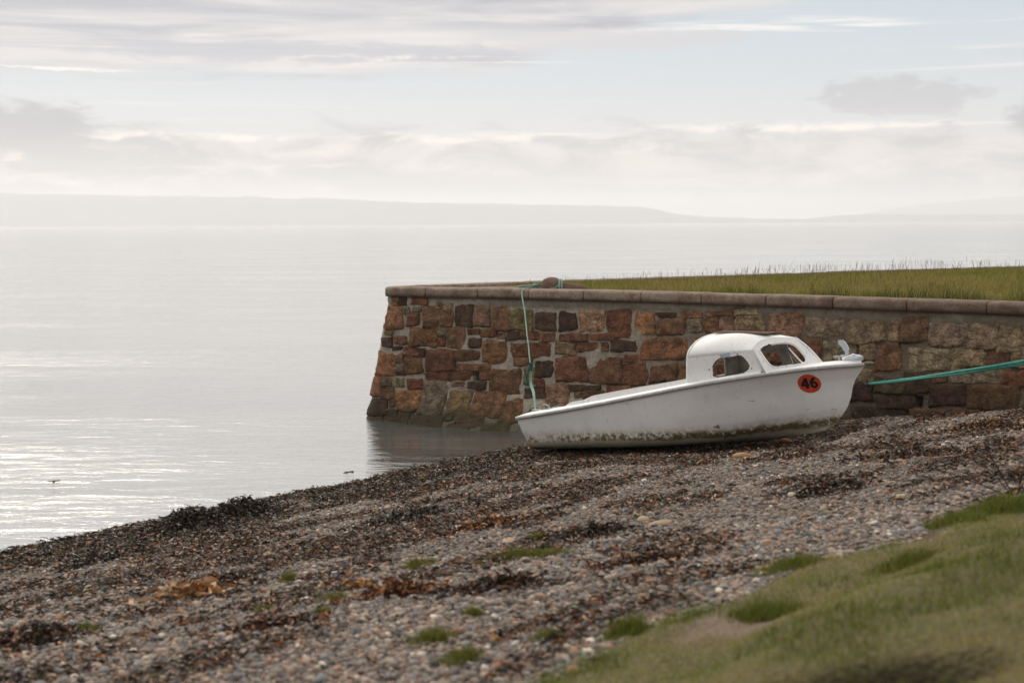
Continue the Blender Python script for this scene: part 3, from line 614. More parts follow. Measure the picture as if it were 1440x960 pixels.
m, t = material('weathered white hull', .38, .45)
so_ = t.node('ShaderNodeSeparateXYZ'); t.set(so_.inputs[0], t.obj)
n1 = t.noise(t.vec(t.obj, (1, 1, 1)), 3.2, 6, .62, .5); n2 = t.noise(t.vec(t.obj, (.7, .7, .55)), 24, 7, .7, .3); n3 = t.noise(t.obj, 60, 4, .7)
zz = t.m('ADD', so_.outputs[2], t.m('MULTIPLY', t.m('SUBTRACT', n1, .5), .10))
c = t.mix(t.ss(.3, .7, n1), (.77, .77, .755), (.84, .84, .825))
c = t.mix(t.m('MULTIPLY', t.ss(.62, .78, t.noise(t.vec(t.obj, (3, 3, .8)), 4, 6, .7)), .25), c, (.42, .41, .38))
zl = t.m('SUBTRACT', zz, t.m('MULTIPLY', t.m('MAXIMUM', t.m('SUBTRACT', so_.outputs[0], 2.8), 0), .075))
low = t.ss(.20, .10, zl)
c = t.mix(t.m('MULTIPLY', low, .75), c, t.mix(t.ss(.4, .62, n2), (.20, .20, .165), (.50, .50, .47)))
yel = t.m('MULTIPLY', t.ss(.32, .19, zl), .65); c = t.mix(t.m('MULTIPLY', yel, t.ss(.35, .6, n2)), c, (.42, .33, .15))
alg = t.m('MULTIPLY', t.ss(.105, .15, zl), t.ss(.245, .185, zl)); alg = t.m('MULTIPLY', alg, t.ss(.47, .60, t.m('ADD', n2, t.m('MULTIPLY', t.ss(.3, 3.0, so_.outputs[0]), .13))))
c = t.mix(t.m('MULTIPLY', alg, .95), c, t.mix(t.ss(.38, .62, n3), (.020, .018, .009), (.20, .165, .035)))
keelc = t.ss(.075, .02, zl); c = t.mix(t.m('MULTIPLY', keelc, .8), c, (.06, .055, .045))
stk = t.m('MULTIPLY', t.ss(.56, .74, t.noise(t.vec(t.obj, (9, 9, .7)), 1.6, 6, .68)), .22); c = t.mix(stk, c, (.40, .37, .31))
scr = t.m('MULTIPLY', t.ss(.655, .70, t.noise(t.vec(t.obj, (4, 4, 9)), 2.6, 4, .6, .5)), t.ss(.28, .33, so_.outputs[2])); c = t.mix(t.m('MULTIPLY', scr, .6), c, (.22, .25, .29))
base(t, c); t.set(t.b.inputs['Roughness'], t.m('ADD', .36, t.m('MULTIPLY', low, .4))); nrm(t, t.bump(t.m('ADD', n1, t.m('MULTIPLY', alg, n3)), .12, .02))
mesh_np('hull', V, F, m, boat, True)
hull_mat = m
m, t = material('chalky white deck', .55, .35)
n1 = t.noise(t.obj, 5, 6, .6); n2 = t.noise(t.vec(t.obj, (6, 6, 1.2)), 6, 6, .68)
c = t.mix(n1, (.79, .785, .77), (.87, .865, .85)); c = t.mix(t.m('MULTIPLY', t.ss(.54, .72, n2), .6), c, (.46, .43, .37))
c = t.mix(t.m('MULTIPLY', t.ss(.66, .74, t.noise(t.obj, 42, 5, .6)), .55), c, (.28, .25, .21))
base(t, c); nrm(t, t.bump(n1, .1, .01)); white = m
# rub rail along both sides and round the bow
rail = np.concatenate([np.stack(hull(T_, np.full(nt, ns-1.)), -1)*[1, -1, 1], (np.stack(hull(T_, np.full(nt, ns-1.)), -1)*[1, 1, 1])[::-1][1:]])
def sweep_section(path, sec, parent, name, mat, out):
    """sec: (outward, up) profile swept along a roughly horizontal path; out = outward unit vectors"""
    V = np.concatenate([[p+o*s[0]+np.array([0, 0, s[1]]) for s in sec] for p, o in zip(path, out)]); n = len(sec)
    F = [grid_faces(len(path), n, closed_v=True)]; k = np.arange(1, n-1); L_ = (len(path)-1)*n
    F.append(np.stack([0*k, k, k+1], 1)); F.append(np.stack([0*k+L_, L_+k+1, L_+k], 1))
    return mesh_np(name, V, F, mat, parent, False)
tg = np.gradient(rail, axis=0); out = np.stack([tg[:, 1], -tg[:, 0], 0*tg[:, 0]], -1); out /= np.linalg.norm(out, axis=1)[:, None]+1e-9
mr, t = material('grey white rub rail', .5, .35); base(t, t.mix(t.ss(.4, .7, t.noise(t.obj, 9, 5, .65)), (.50, .50, .48), (.68, .675, .65)))
mg, t = material('grey rubber strip', .7, .3); base(t, t.mix(t.noise(t.obj, 14, 4), (.13, .13, .125), (.27, .265, .25)))
sweep_section(rail, [(-.01, -.016), (.016, -.015), (.022, -.008), (.022, .010), (.014, .018), (-.01, .02)], boat, 'rub_rail', mr, out)
sweep_section(rail+[0, 0, .002], [(.006, -.026), (.016, -.026), (.019, -.021), (.016, -.0165), (.006, -.0165)], boat, 'rubber_strip', mg, out)
# stem cap at the bow
V, F = rock_geo((LEN+.02, 0, .893), (.15, .075, .05), 0, 2, 10, .04); ms_, t = material('worn wood cap', .8, .2); base(t, t.mix(t.noise(t.obj, 20, 5), (.12, .085, .06), (.27, .22, .17))); mesh_np('bow_cap', V, F, ms_, boat)
# decks
CK0, CK1 = .42, 2.42
def cab_y(x): return np.interp(x, [2.38, 3.25], [.62, .47])
xs_ = np.unique(np.r_[np.linspace(.025, 4.28, 60), CK0, CK1]); parts = []
dz_ = .02
for sgn in (-1, 1):
    xx = xs_[(xs_ >= .025) & (xs_ <= 3.30)]; tt = (xx-.02)/4.305
    ob = hb(tt)-.004; ib = np.where(xx < CK1, ob-.13, cab_y(xx)-.03); ib = np.where(xx < CK0, 0, ib)
    f = np.linspace(0, 1, 7)
    P = np.stack([np.repeat(xx[:, None], 7, 1), sgn*(ob[:, None]*(1-f)+ib[:, None]*f), sheer(xx)[:, None]+dz_+.03*np.minimum(1, f*2.2)*np.where(xx < CK0, 1, .8)[:, None]], -1)
    Fg = grid_faces(len(xx), 7); parts.append((P.reshape(-1, 3), Fg))
xx = xs_[xs_ >= 3.28]; tt = (xx-.02)/4.305; ob = np.maximum(hb(tt)-.004, .001); f = np.linspace(-1, 1, 13)
P = np.stack([np.repeat(xx[:, None], 13, 1), ob[:, None]*f, sheer(xx)[:, None]+dz_+.035*(1-f**2)*np.ones_like(ob)[:, None]], -1); parts.append((P.reshape(-1, 3), grid_faces(len(xx), 13)))
V, F = merge(parts); mesh_np('deck', V, F, white, boat, True)
# cockpit well
xx = np.linspace(CK0, 2.70, 40); tt = (xx-.02)/4.305; ob = hb(tt)-.004; ib = np.where(xx < CK1, ob-.13, np.minimum(ob-.10, cab_y(xx)-.03))
fl = .12+.12*sstep(1.9, 2.7, xx)
fit_ = lambda z_: np.array([np.interp(q_, np.stack(hull(np.full(ns, a_), np.arange(ns)), -1)[:, 2], np.stack(hull(np.full(ns, a_), np.arange(ns)), -1)[:, 1]) for a_, q_ in zip(tt, z_)])-.03
i1_, i2_ = np.minimum(ib*.94, fit_(fl+.02)), np.minimum(ib*.9, fit_(fl))
sec = [np.stack([xx, -ib, sheer(xx)+dz_+.02], -1), np.stack([xx, -i1_, fl+.02], -1), np.stack([xx, -i2_, fl], -1), np.stack([xx, i2_, fl], -1), np.stack([xx, i1_, fl+.02], -1), np.stack([xx, ib, sheer(xx)+dz_+.02], -1)]
P = np.stack(sec, 1); F = [grid_faces(40, 6), np.array([[0, 1, 4, 5], [1, 2, 3, 4]]), np.array([[39*6, 39*6+5, 39*6+4, 39*6+1], [39*6+1, 39*6+4, 39*6+3, 39*6+2]])]
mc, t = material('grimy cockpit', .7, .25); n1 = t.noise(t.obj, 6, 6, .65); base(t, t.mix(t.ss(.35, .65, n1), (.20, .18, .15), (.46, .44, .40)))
mesh_np('cockpit', P.reshape(-1, 3), F, mc, boat, False)
# coamings and thwart
for sgn in (-1, 1):
    xx = np.linspace(.62, 2.40, 40); tt = (xx-.02)/4.305; yy = sgn*(hb(tt)-.145); hh = .012+.055*sstep(.62, .80, xx)+.03*sstep(.95, 1.12, xx)-.02*sstep(1.3, 2.4, xx)
    b0 = sheer(xx)+.0
    P = np.stack([np.stack([xx, yy-.016, b0], -1), np.stack([xx, yy-.013, b0+dz_+hh], -1), np.stack([xx, yy+.013, b0+dz_+hh], -1), np.stack([xx, yy+.016, b0], -1)], 1)
    mesh_np('coaming', P.reshape(-1, 3), [grid_faces(40, 4, closed_v=True), np.array([[0, 1, 2, 3], [159, 158, 157, 156]])], white, boat, False)
V, F = box_geo((1.17, 0, .63), (.20, 1.24, .05), None, .1); mesh_np('thwart', V, F, white, boat, False)
V, F = box_geo((.47, 0, .50), (.05, 1.06, .09), None, .1); mesh_np('stern_board', V, F, white, boat, False)

# ---- cabin: side panels, two screens with a ridge, arched roof, open after end
cabin = bpy.data.objects.new('cabin', None); cabin.empty_display_size = .1; link(cabin, boat)
K = np.array((3.187, -.481, 1.117)); FB = np.array((3.848, 0, .90)); RT = np.array((3.518, 0, 1.233))
SW = [(2.695, .937), (2.724, .997), (2.757, 1.03), (2.814, 1.054), (2.938, 1.065), (3.035, 1.072), (3.086, 1.025), (3.128, .941), (3.091, .9), (3.035, .875), (2.897, .858), (2.744, .845), (2.697, .868)]
SW = [(a, b) for a, b in SW]
FWN = [(3.249, -.422, 1.109), (3.254, -.39, 1.134), (3.277, -.343, 1.156), (3.371, -.218, 1.177), (3.473, -.115, 1.169), (3.532, -.087, 1.135), (3.599, -.088, 1.063), (3.651, -.104, .993), (3.657, -.132, .96), (3.638, -.171, .942), (3.531, -.298, .932), (3.424, -.423, .924), (3.392, -.448, .934), (3.367, -.453, .955), (3.31, -.443, 1.025)]
BROW = [(3.188, -.481, 1.117), (3.191, -.432, 1.16), (3.208, -.382, 1.191), (3.231, -.329, 1.217), (3.257, -.285, 1.232), (3.304, -.22, 1.245), (3.353, -.163, 1.249), (3.435, -.08, 1.242), (3.518, 0, 1.233)]
SB = [(3.355, -.547, .85), (3.544, -.337, .862), (3.848, 0, .90)]
def sy(x): return -float(np.interp(x, [2.0, 2.38, 3.25, 3.6], [.686, .62, .47, .41]))
def panel(name, outline, hole, sgn, mat, parent, th=.016):
    """flat panel with a rounded opening, given a thickness inwards"""
    bm = bmesh.new(); loops = []
    for L_ in (outline, hole):
        vs = [bm.verts.new((p[0], p[1]*sgn, p[2])) for p in L_]; loops += [bm.edges.new((vs[i], vs[(i+1) % len(vs)])) for i in range(len(vs))]
    bmesh.ops.triangle_fill(bm, use_beauty=True, edges=loops)
    bm.normal_update(); bmesh.ops.recalc_face_normals(bm, faces=bm.faces[:])
    n = bm.faces[:][0].normal
    if n.y*sgn > 0: bmesh.ops.reverse_faces(bm, faces=bm.faces[:])
    me = bpy.data.meshes.new(name); bm.to_mesh(me); bm.free(); me.materials.append(mat)
    o = link(bpy.data.objects.new(name, me), parent)
    s_ = o.modifiers.new('thickness', 'SOLIDIFY'); s_.thickness = th; s_.offset = -1
    return o
def smooth_loop(L_, n=4):
    L_ = np.array(L_); P = np.vstack([L_[-2:], L_, L_[:2]]); c = catmull(P, n); return c[n*2:-(n*2)]
sw3 = smooth_loop([(a, sy(a), b) for a, b in SW]); fw3 = smooth_loop(FWN)
kz = [(2.41, 1.075), (2.7, 1.09), (3.048, 1.107), (3.187, 1.117)]
side_out = [(2.38, sy(2.38), .745)]+[(x, sy(x), sheer(x)+.012) for x in np.linspace(2.5, 3.25, 8)]+[(3.30, sy(3.30), .862)]+[(3.245, sy(3.245), 1.0), (3.187, sy(3.187), 1.117)]+[(x, sy(x), z) for x, z in kz[::-1][1:]]
scr_out = [tuple(p) for p in BROW]+[SB[2], SB[1], SB[0], (3.27, -.51, .985)]
mblk, t = material('perished black window rubber', .8, .2); base(t, t.mix(t.noise(t.obj, 30, 3), (.015, .014, .013), (.06, .055, .05)))
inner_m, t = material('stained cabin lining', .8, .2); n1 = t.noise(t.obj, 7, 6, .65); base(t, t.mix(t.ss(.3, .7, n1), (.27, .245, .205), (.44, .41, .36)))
for sgn in (1, -1):
    o = panel('side_panel', side_out, [tuple(p) for p in sw3], sgn, white, cabin); o.data.materials.append(inner_m); o.modifiers[0].material_offset = 1; o.modifiers[0].material_offset_rim = 0
    o = panel('windscreen_panel', scr_out, [tuple(p) for p in fw3], sgn, white, cabin); o.data.materials.append(inner_m); o.modifiers[0].material_offset = 1; o.modifiers[0].material_offset_rim = 0
    # remains of the window rubbers
    L_ = np.vstack([sw3, sw3[:1]]); n_ = len(L_)
    V, F = tube_geo(L_[int(n_*.60):int(n_*.99)]*[1, sgn, 1], .007, 6); V2, F2 = tube_geo(L_[int(n_*.03):int(n_*.26)]*[1, sgn, 1], .006, 6)
    V, F = merge([(V, F), (V2, F2)]); mesh_np('window_seal', V, F, mblk, cabin)
    L_ = np.vstack([fw3, fw3[:1]]); n_ = len(L_)
    V, F = tube_geo(L_[int(n_*.02):int(n_*.2)]*[1, sgn, 1], .007, 6); mesh_np('window_seal', V, F, mblk, cabin)
# roof
br = np.array(BROW); bl = np.r_[0, np.cumsum(np.linalg.norm(np.diff(br, axis=0), axis=1))]; bl /= bl[-1]
nf_ = 25; a_ = np.linspace(0, 1, nf_)
brow = np.stack([np.interp(a_, bl, br[:, i]) for i in range(3)], -1)
aft = np.stack([2.405+.15*a_**1.2, -.615*(1-a_**1.0), 1.075+.262*(1-(1-a_)**2.1)**.62], -1)
nr = 22; g_ = np.linspace(0, 1, nr)[:, None, None]
P = aft[None]*(1-g_)+brow[None]*g_
bul = np.sin(np.linspace(0, 1, nr)*math.pi)[:, None]*(np.sin(a_*math.pi*.5)[None])
P[..., 2] += .012*bul; P[..., 1] -= .02*np.sin(np.linspace(0, 1, nr)*math.pi)[:, None]*np.sin(a_*math.pi)[None]*1.2; P[..., 2] += .035*np.sin(np.linspace(0, 1, nr)*math.pi)[:, None]*np.sin(a_*math.pi)[None]
# edge points ride the side panel's top
full = np.concatenate([P, (P*[1, -1, 1])[:, ::-1][:, 1:]], 1)
o = mesh_np('roof', full.reshape(-1, 3), [grid_faces(nr, full.shape[1])], white, cabin)
s_ = o.modifiers.new('thickness', 'SOLIDIFY'); s_.thickness = .016; s_.offset = -1; o.data.materials.append(inner_m); s_.material_offset = 1; s_.material_offset_rim = 0
# moulded frame standing round each screen window, and the ridge post
for sgn in (1, -1):
    cen = fw3.mean(0); big = cen+(fw3-cen)*1.07; L_ = np.vstack([big, big[:2]]); V, F = tube_geo(L_*[1, sgn, 1], .008, 8); mesh_np('window_frame', V, F, white, cabin)
V, F = tube_geo(catmull([RT+[-.01, 0, -.003], (3.66, 0, 1.10), FB+[-.01, 0, -.01]], 8), .014, 8); mesh_np('ridge_post', V, F, white, cabin)
# after coaming arch closing the cabin end
rim = np.concatenate([aft, (aft*[1, -1, 1])[::-1][1:]]); V, F = tube_geo(np.vstack([[(2.385, -.62, .76)], rim, [(2.385, .62, .76)]]), .011, 8); mesh_np('cabin_rim', V, F, white, cabin)
# half bulkhead inside
V, F = box_geo((2.50, .40, .93), (.02, .40, .34), None, .05); mesh_np('bulkhead', V, F, inner_m, cabin, False)
# sliding hatch board
mw, t = material('weathered hatch wood', .85, .2); n1 = t.noise(t.vec(t.obj, (1.5, 14, 14)), 5, 5, .6); base(t, t.mix(n1, (.085, .045, .032), (.22, .14, .105)))
def roofz(x): return float(np.interp(x, [2.555, 3.0, 3.26, 3.52], [1.338, 1.315, 1.283, 1.235]))
parts = []
for y_ in (-.17, -.06, .06, .17):
    dx, dz = .70, roofz(3.27)-roofz(2.57); an = math.atan2(dz, dx); Rm = np.array([[math.cos(an), 0, -math.sin(an)], [0, 1, 0], [math.sin(an), 0, math.cos(an)]])
    parts.append(box_geo((2.915, y_, roofz(2.92)+.017-abs(y_)*.06), (.70, .108, .012), Rm, .06))
V, F = merge(parts); mesh_np('hatch_board', V, F, mw, boat, False)
# screw heads and old fittings on the window surrounds
mdk, t = material('corroded screw', .7, .4); base(t, (.045, .035, .03))
pos = [(3.31, -.318, 1.185), (3.44, -.145, 1.197), (3.56, -.255, .915), (3.50, -.33, .908), (3.43, -.40, .902)]
parts = []
nsc = np.cross(FB-K, RT-K); nsc /= np.linalg.norm(nsc)
for i, q in enumerate(pos):
    q = np.array(q); q = q-nsc*((q-K)@nsc)+nsc*.004; parts.append(rock_geo(q, (.022 if i == 0 else .010,)*3, 0, 1, 8, .02))
for (a, b) in [(2.66, .93), (3.15, .915), (2.90, .842), (2.755, .83), (3.05, .862), (3.0, 1.088), (2.82, 1.075)]:
    parts.append(rock_geo((a, sy(a)-.004, b), (.016,)*3, 0, 1, 8, .02))
for V, F in parts: mesh_np('screw', V, F, mdk, cabin)
mt_, t = material('pale blue tape', .6, .3); base(t, t.mix(t.noise(t.obj, 40, 3), (.28, .38, .47), (.48, .56, .62)))
A, B = np.meshgrid(np.linspace(0, 1, 9), np.linspace(0, 1, 6), indexing='ij'); X_t = 2.80+.115*A+.01*(fbm(B*6, A*3, 3)-.5); Z_t = 1.058+.042*B+.012*A+.01*(fbm(A*5, B, 4)-.5)
P = np.stack([X_t, np.interp(X_t, [2.38, 3.25], [-.62, -.47])-.006-.006*fbm(A*4, B*4, 7), Z_t], -1); mesh_np('tape', P.reshape(-1, 3), grid_faces(9, 6)[:, ::-1], mt_, cabin)

# ---- number disc on the bow, following the hull's curve
tg_, sg_ = np.meshgrid(np.linspace(.55, 1, 160), np.linspace(8, ns-1, 120), indexing='ij'); hx, hy, hz_ = hull(tg_, sg_); HP = np.stack([hx, hz_], -1).reshape(-1, 2); HY = hy.ravel()
def hull_y(x, z):
    q = np.stack([np.ravel(x), np.ravel(z)], -1); i0 = np.array([((HP-p_)**2).sum(1).argmin() for p_ in q])
    a = tg_.ravel()[i0].copy(); b = sg_.ravel()[i0].copy(); e = 1e-4
    for _ in range(30):
        b = np.clip(b, 0, ns-1.001); a = np.clip(a, 0, .9999)
        x0, y0, z0 = hull(a, b); xa, _y, za = hull(a+e, b); xb, _y, zb = hull(a, b+e)
        J = np.stack([np.stack([(xa-x0)/e, (xb-x0)/e], -1), np.stack([(za-z0)/e, (zb-z0)/e], -1)], 1)
        d = np.linalg.solve(J, np.stack([q[:, 0]-x0, q[:, 1]-z0], -1)[..., None])[..., 0]; a = a+np.clip(d[:, 0], -.05, .05)*.7; b = b+np.clip(d[:, 1], -1, 1)*.7
    return hull(a, b)[1].reshape(np.shape(x))
DC = (3.735, .705); DA, DB = .116, .108
tiltd = R(-1)
rr, aa = np.meshgrid(np.linspace(0, 1, 9), np.linspace(0, 2*math.pi, 48, endpoint=False), indexing='ij')
X1 = DC[0]+DA*rr*np.cos(aa); Z1 = DC[1]+DB*rr*np.sin(aa); Y1 = -hull_y(X1, Z1)-.003
mo, t = material('faded orange disc', .5, .35); base(t, t.mix(t.noise(t.obj, 18, 5, .6), (.52, .052, .022), (.66, .095, .035)))
disc = mesh_np('number_disc', np.stack([X1, Y1, Z1], -1).reshape(-1, 3), [grid_faces(9, 48, closed_v=True)], mo, boat)
def stroke(path, w0):
    P = np.asarray(path, float); T = np.gradient(P, axis=0); T /= np.linalg.norm(T, axis=1)[:, None]+1e-9; Nn = np.stack([-T[:, 1], T[:, 0]], -1)
    f = np.linspace(-.5, .5, 4); w1 = np.broadcast_to(w0, (len(P),))
    return (P[:, None]+Nn[:, None]*f[None, :, None]*w1[:, None, None]).reshape(-1, 2), grid_faces(len(P), 4)
seg = lambda a, b, n=9: np.linspace(a, b, n)
th_ = np.linspace(0, 2*math.pi, 30)
strokes = [stroke(seg((-.028, .056), (-.074, -.016)), .026), stroke(seg((-.086, -.020), (-.004, -.020), 12), .026), stroke(seg((-.027, .064), (-.027, -.060)), .030),
    stroke(np.stack([.045+.025*np.cos(th_), -.020+.027*np.sin(th_)], -1), .026),
    stroke(catmull([(.0195, -.022), (.022, .010), (.038, .040), (.062, .058)], 8)[:, :2], .030)]
parts = []
for i, (P, F) in enumerate(strokes):
    X1 = DC[0]+P[:, 0]+.002; Z1 = DC[1]+P[:, 1]+.004; parts.append((np.stack([X1, -hull_y(X1, Z1)-.0060-.0006*i, Z1], -1), F))
V_d, F_d = merge(parts)
mb, t = material('black number paint', .5, .3); base(t, (.012, .010, .012))
mesh_np('digits', V_d, F_d, mb, disc, False)
# fittings on the stern and bow
def part_rot(q, rot): return np.asarray(q)@np.array(rot).T
mm_, t = material('dull alloy', .45, .5); t.b.inputs['Metallic'].default_value = .6; base(t, (.42, .42, .41))
V1, F1 = box_geo((.50, -.60, .535), (.07, .03, .022), None, .2); V2, F2 = tube_geo([(.47, -.60, .545), (.465, -.61, .575), (.43, -.61, .592), (.39, -.61, .60)], .011, 8)
V, F = merge([(V1, F1), (V2, F2)]); mesh_np('fairlead', V, F, mm_, boat)
V1, F1 = tube_geo([(.02, -.30, .50), (.05, -.30, .512), (.13, -.30, .512), (.16, -.30, .50)], .011, 8); V2, F2 = tube_geo([(.09, -.30, .47), (.09, -.30, .512)], .012, 8)
V, F = merge([(V1, F1), (V2, F2)]); mesh_np('stern_cleat', V, F, mm_, boat)
ang = np.linspace(0, 2*math.pi, 17); V, F = tube_geo(np.stack([4.235+.035*np.cos(ang), 0*ang, .655+.035*np.sin(ang)], -1), .009, 8); mesh_np('bow_eye', V, F, mdk, boat)
V1, F1 = tube_geo([(4.02, 0, .93), (4.02, 0, 1.0)], .018, 8); V2, F2 = tube_geo([(3.95, 0, .985), (4.09, 0, .99)], .012, 8); V, F = merge([(V1, F1), (V2, F2)]); mesh_np('bow_cleat', V, F, mm_, boat)

# ------------------------------------------------------------------ the bag knotted on the bow
def crumple(c, d, seed, n=22, amp=.3, rot=0):
    V, F = rock_geo((0, 0, 0), d, rot, seed, n, amp); k = 1+.16*(fbm(V[:, 0]*45+seed, V[:, 1]*45+V[:, 2]*38, seed+2, 3)-.5)*2; return V*k[:, None]+np.asarray(c), F
b0 = bw((4.13, 0, .935)); bx = np.array(BMAT.to_3x3() @ Vector((1, 0, 0)))
parts = [crumple(b0+bx*.07+[0, 0, .03], (.20, .12, .09), 5, rot=BP), crumple(b0+bx*-.03+[0, 0, .02], (.10, .10, .07), 9, rot=BP), crumple(b0+bx*-.03+[0, 0, .085], (.035, .035, .05), 4)]
A, B = np.meshgrid(np.linspace(0, 1, 14), np.linspace(0, 2*math.pi, 20, endpoint=False), indexing='ij')
rad = .014+.024*np.sin(np.clip(A, 0, .92)*math.pi*.80)**1.5; rad = rad*(1+.30*np.sin(B*3+A*4)+.22*np.sin(B*7+A*3))*(1+.5*(fbm(A*6, B*2, 12)-.5))
P = b0+np.stack([rad*np.cos(B)-.075*A-.02, rad*np.sin(B)*.6, (.08+.155*A)], -1); parts.append((P.reshape(-1, 3), [grid_faces(14, 20, closed_v=True)]))
V, F = merge(parts)
m, t = material('thin white plastic', .35, .5); base(t, t.mix(t.noise(t.pos, 30, 4), (.60, .64, .72), (.82, .83, .85))); nrm(t, t.bump(t.noise(t.pos, 60, 5, .6, 1), .6, .01))
o = mesh_np('plastic_bag', V-b0, F, m); o.location = b0; tag(o, 'crumpled white plastic bag knotted on the bow of the white boat', 'bag')

# ------------------------------------------------------------------ ropes
def rope_mat(name, a, b):
    m, t = material(name, .75, .25); n = t.noise(t.pos, 60, 4, .6); base(t, t.mix(t.ss(.35, .65, n), a, b))
    wv = t.node('ShaderNodeTexWave'); t.set(wv.inputs['Vector'], t.pos); wv.inputs['Scale'].default_value = 22; wv.inputs['Distortion'].default_value = 2; nrm(t, t.bump(wv.outputs['Fac'], .8, .006)); return m
rm = rope_mat('faded green rope', (.13, .30, .24), (.36, .47, .41)); rd = rope_mat('dark green rope', (.012, .085, .065), (.04, .16, .125)); rg = rope_mat('bright green rope', (.020, .17, .13), (.06, .34, .27)); rl = rope_mat('light green rope', (.10, .30, .25), (.28, .47, .41))
ue = 2.36; e0 = wall_p(np.array(ue), np.array(TOP+.01), .085); e0[2] = 1.975; e1 = wall_p(np.array(ue), np.array(TOP+.01), -.02); e1[2] = 2.012; e2 = wall_p(np.array(ue+.02), np.array(TOP+.01), -.30); e2[2] = 2.012
sb = bw((.06, -.28, .49)); kn = e0+(sb-e0)*.66
rope = empty('stern_rope', tuple(sb), 'thin faded green rope hanging from the wall top down to the stern of the boat', 'rope'); RO = np.array(sb)
wob_ = lambda P, a: P+np.stack([(fbm(np.arange(len(P))*.35, P[:, 2], 3)-.5)*a, (fbm(np.arange(len(P))*.3, P[:, 2]*2, 5)-.5)*a, 0*P[:, 2]], -1)
V, F = tube_geo(wob_(catmull([MS+[-.02, -.10, .10], MS+[-.05, -.19, .06], e2, e1, e0, e0+(kn-e0)*.3, e0+(kn-e0)*.7, kn], 8), .012), .0095, 8); mesh_np('line', V-RO, F, rm, rope)
parts = []
for q in (-.010, .010): parts.append(tube_geo(catmull([kn+[q*.3, 0, .03], kn+[q*.8, -.004, -.2], kn+(sb-kn)*.6+[q*.8, 0, 0], sb], 8), .0105, 8))
V, F = merge(parts); mesh_np('line', V-RO, F, rm, rope)
def coil(c, rr_, turns, r, squash=1, seed=0):
    a = np.linspace(0, turns*2*math.pi, int(turns*16)); k = np.random.default_rng(seed)
    return tube_geo(np.asarray(c)+np.stack([rr_*np.cos(a)*(1+.2*np.sin(a*.7)), rr_*np.sin(a)*(1+.15*np.cos(a*.9)), (a/a[-1]-.5)*.09*squash+.012*np.sin(a*1.7)], -1), r, 7)
parts = [coil(kn, .016, 4, .010, 1.2), coil(kn+[.0, -.01, .02], .018, 2, .009, .6, 4)]
for i in range(5):
    k_ = np.random.default_rng(i); l_ = k_.uniform(.18, .42); parts.append(tube_geo(catmull([kn+[-.01, -.02, 0], kn+[-.05+k_.normal(0, .012), -.04, -.10], kn+[-.055+k_.normal(0, .02), -.03, -l_*.7], kn+[-.045+k_.normal(0, .03), -.03, -l_]], 6), .0045, 5))
V, F = merge(parts); mesh_np('knot', V-RO, F, rd, rope)
parts = [coil(sb+[0, 0, .005], .045, 3, .011, .35), tube_geo(catmull([sb, sb+[.14, .02, .035], sb+[.30, -.02, .075]], 8), .009, 6)]
V, F = merge(parts); mesh_np('hitch', V-RO, F, rm, rope)
ang = np.linspace(0, 2*math.pi*2.15, 60)
lp = np.stack([.02+.018*np.cos(ang*.5)+.0*ang, -.02-.165*np.cos(ang), .06+.115*np.sin(ang)], -1)+MS
parts = [tube_geo(lp, .013, 7), tube_geo(catmull([e2, e2+[-.14, .03, .01], e2+[-.26, .0, .012], e2+[-.16, -.05, .02], e2+[.02, -.01, .03], e2+[.15, .06, .03], e2+[.05, .08, .07]], 8), .014, 7), coil(e2+[.0, .02, .03], .04, 2.4, .013, .5, 2)]
V, F = merge(parts); mesh_np('loop', V-RO, F, rm, rope)

eye = bw((4.262, 0, .655)); PT = np.array((3.99, 9.5, 2.10))
brope = empty('bow_rope', tuple(eye), 'taut green rope of several strands running from the bow towards the right edge', 'rope'); BO = np.array(eye)
dirn = (PT-eye)/np.linalg.norm(PT-eye); st0 = eye+dirn*.30
for i, (a, b, r_, mt) in enumerate([(-.010, .015, .012, rg), (.012, .004, .011, rl), (-.004, -.017, .012, rg), (.008, -.008, .010, rd)]):
    n_ = 26; f = np.linspace(0, 1, n_)[:, None]; P = st0*(1-f)+PT*f; sp_ = (.35+.65*np.minimum(1, f*1.6)); tw = f[:, 0]*7+i*1.6
    a, b = a*.62, b*.62; P = P+np.stack([a*sp_[:, 0]+.003*np.sin(tw), 0*tw, b*sp_[:, 0]-.02*np.sin(f[:, 0]*math.pi)], -1)
    V, F = tube_geo(P, r_, 7); mesh_np('strand', V-BO, F, mt, brope)
parts = [coil(st0, .03, 2.5, .010, .8)]
for k_ in range(5):
    q = eye+dirn*(.055*k_+.02); a = np.linspace(0, 2*math.pi, 13); V, F = tube_geo(q+np.outer(np.cos(a)*.035, dirn)+np.outer(np.sin(a)*.02, (0, 0, 1.) if k_ % 2 else (1., 0, 0)), .007, 6); parts.append((V, F))
V, F = merge(parts); mesh_np('shackle_chain', V-BO, F, mdk, brope)
# the other end is made fast to a stake on the beach outside the frame
g0 = float(ground_z(PT[0], PT[1])); A, B = np.meshgrid(np.linspace(0, 1, 14), np.linspace(0, 2*math.pi, 14, endpoint=False), indexing='ij')
rad = (.075+.012*(fbm(B*2, A*6, 4)-.5))*np.where(A > .97, .75, 1); hh = PT[2]-g0+.12
P = np.stack([rad*np.cos(B), rad*np.sin(B), -.25+(hh+.25)*A], -1).reshape(-1, 3); V = np.vstack([P, (0, 0, hh)]); k = np.arange(14); F = [grid_faces(14, 14, closed_v=True), np.stack([13*14+k, 13*14+(k+1) % 14, 0*k+196], 1)]
o = mesh_np('mooring_post', V, F, mw); o.location = (PT[0], PT[1], g0); tag(o, 'weathered round wooden stake standing in the shingle with the bow rope made fast', 'post')

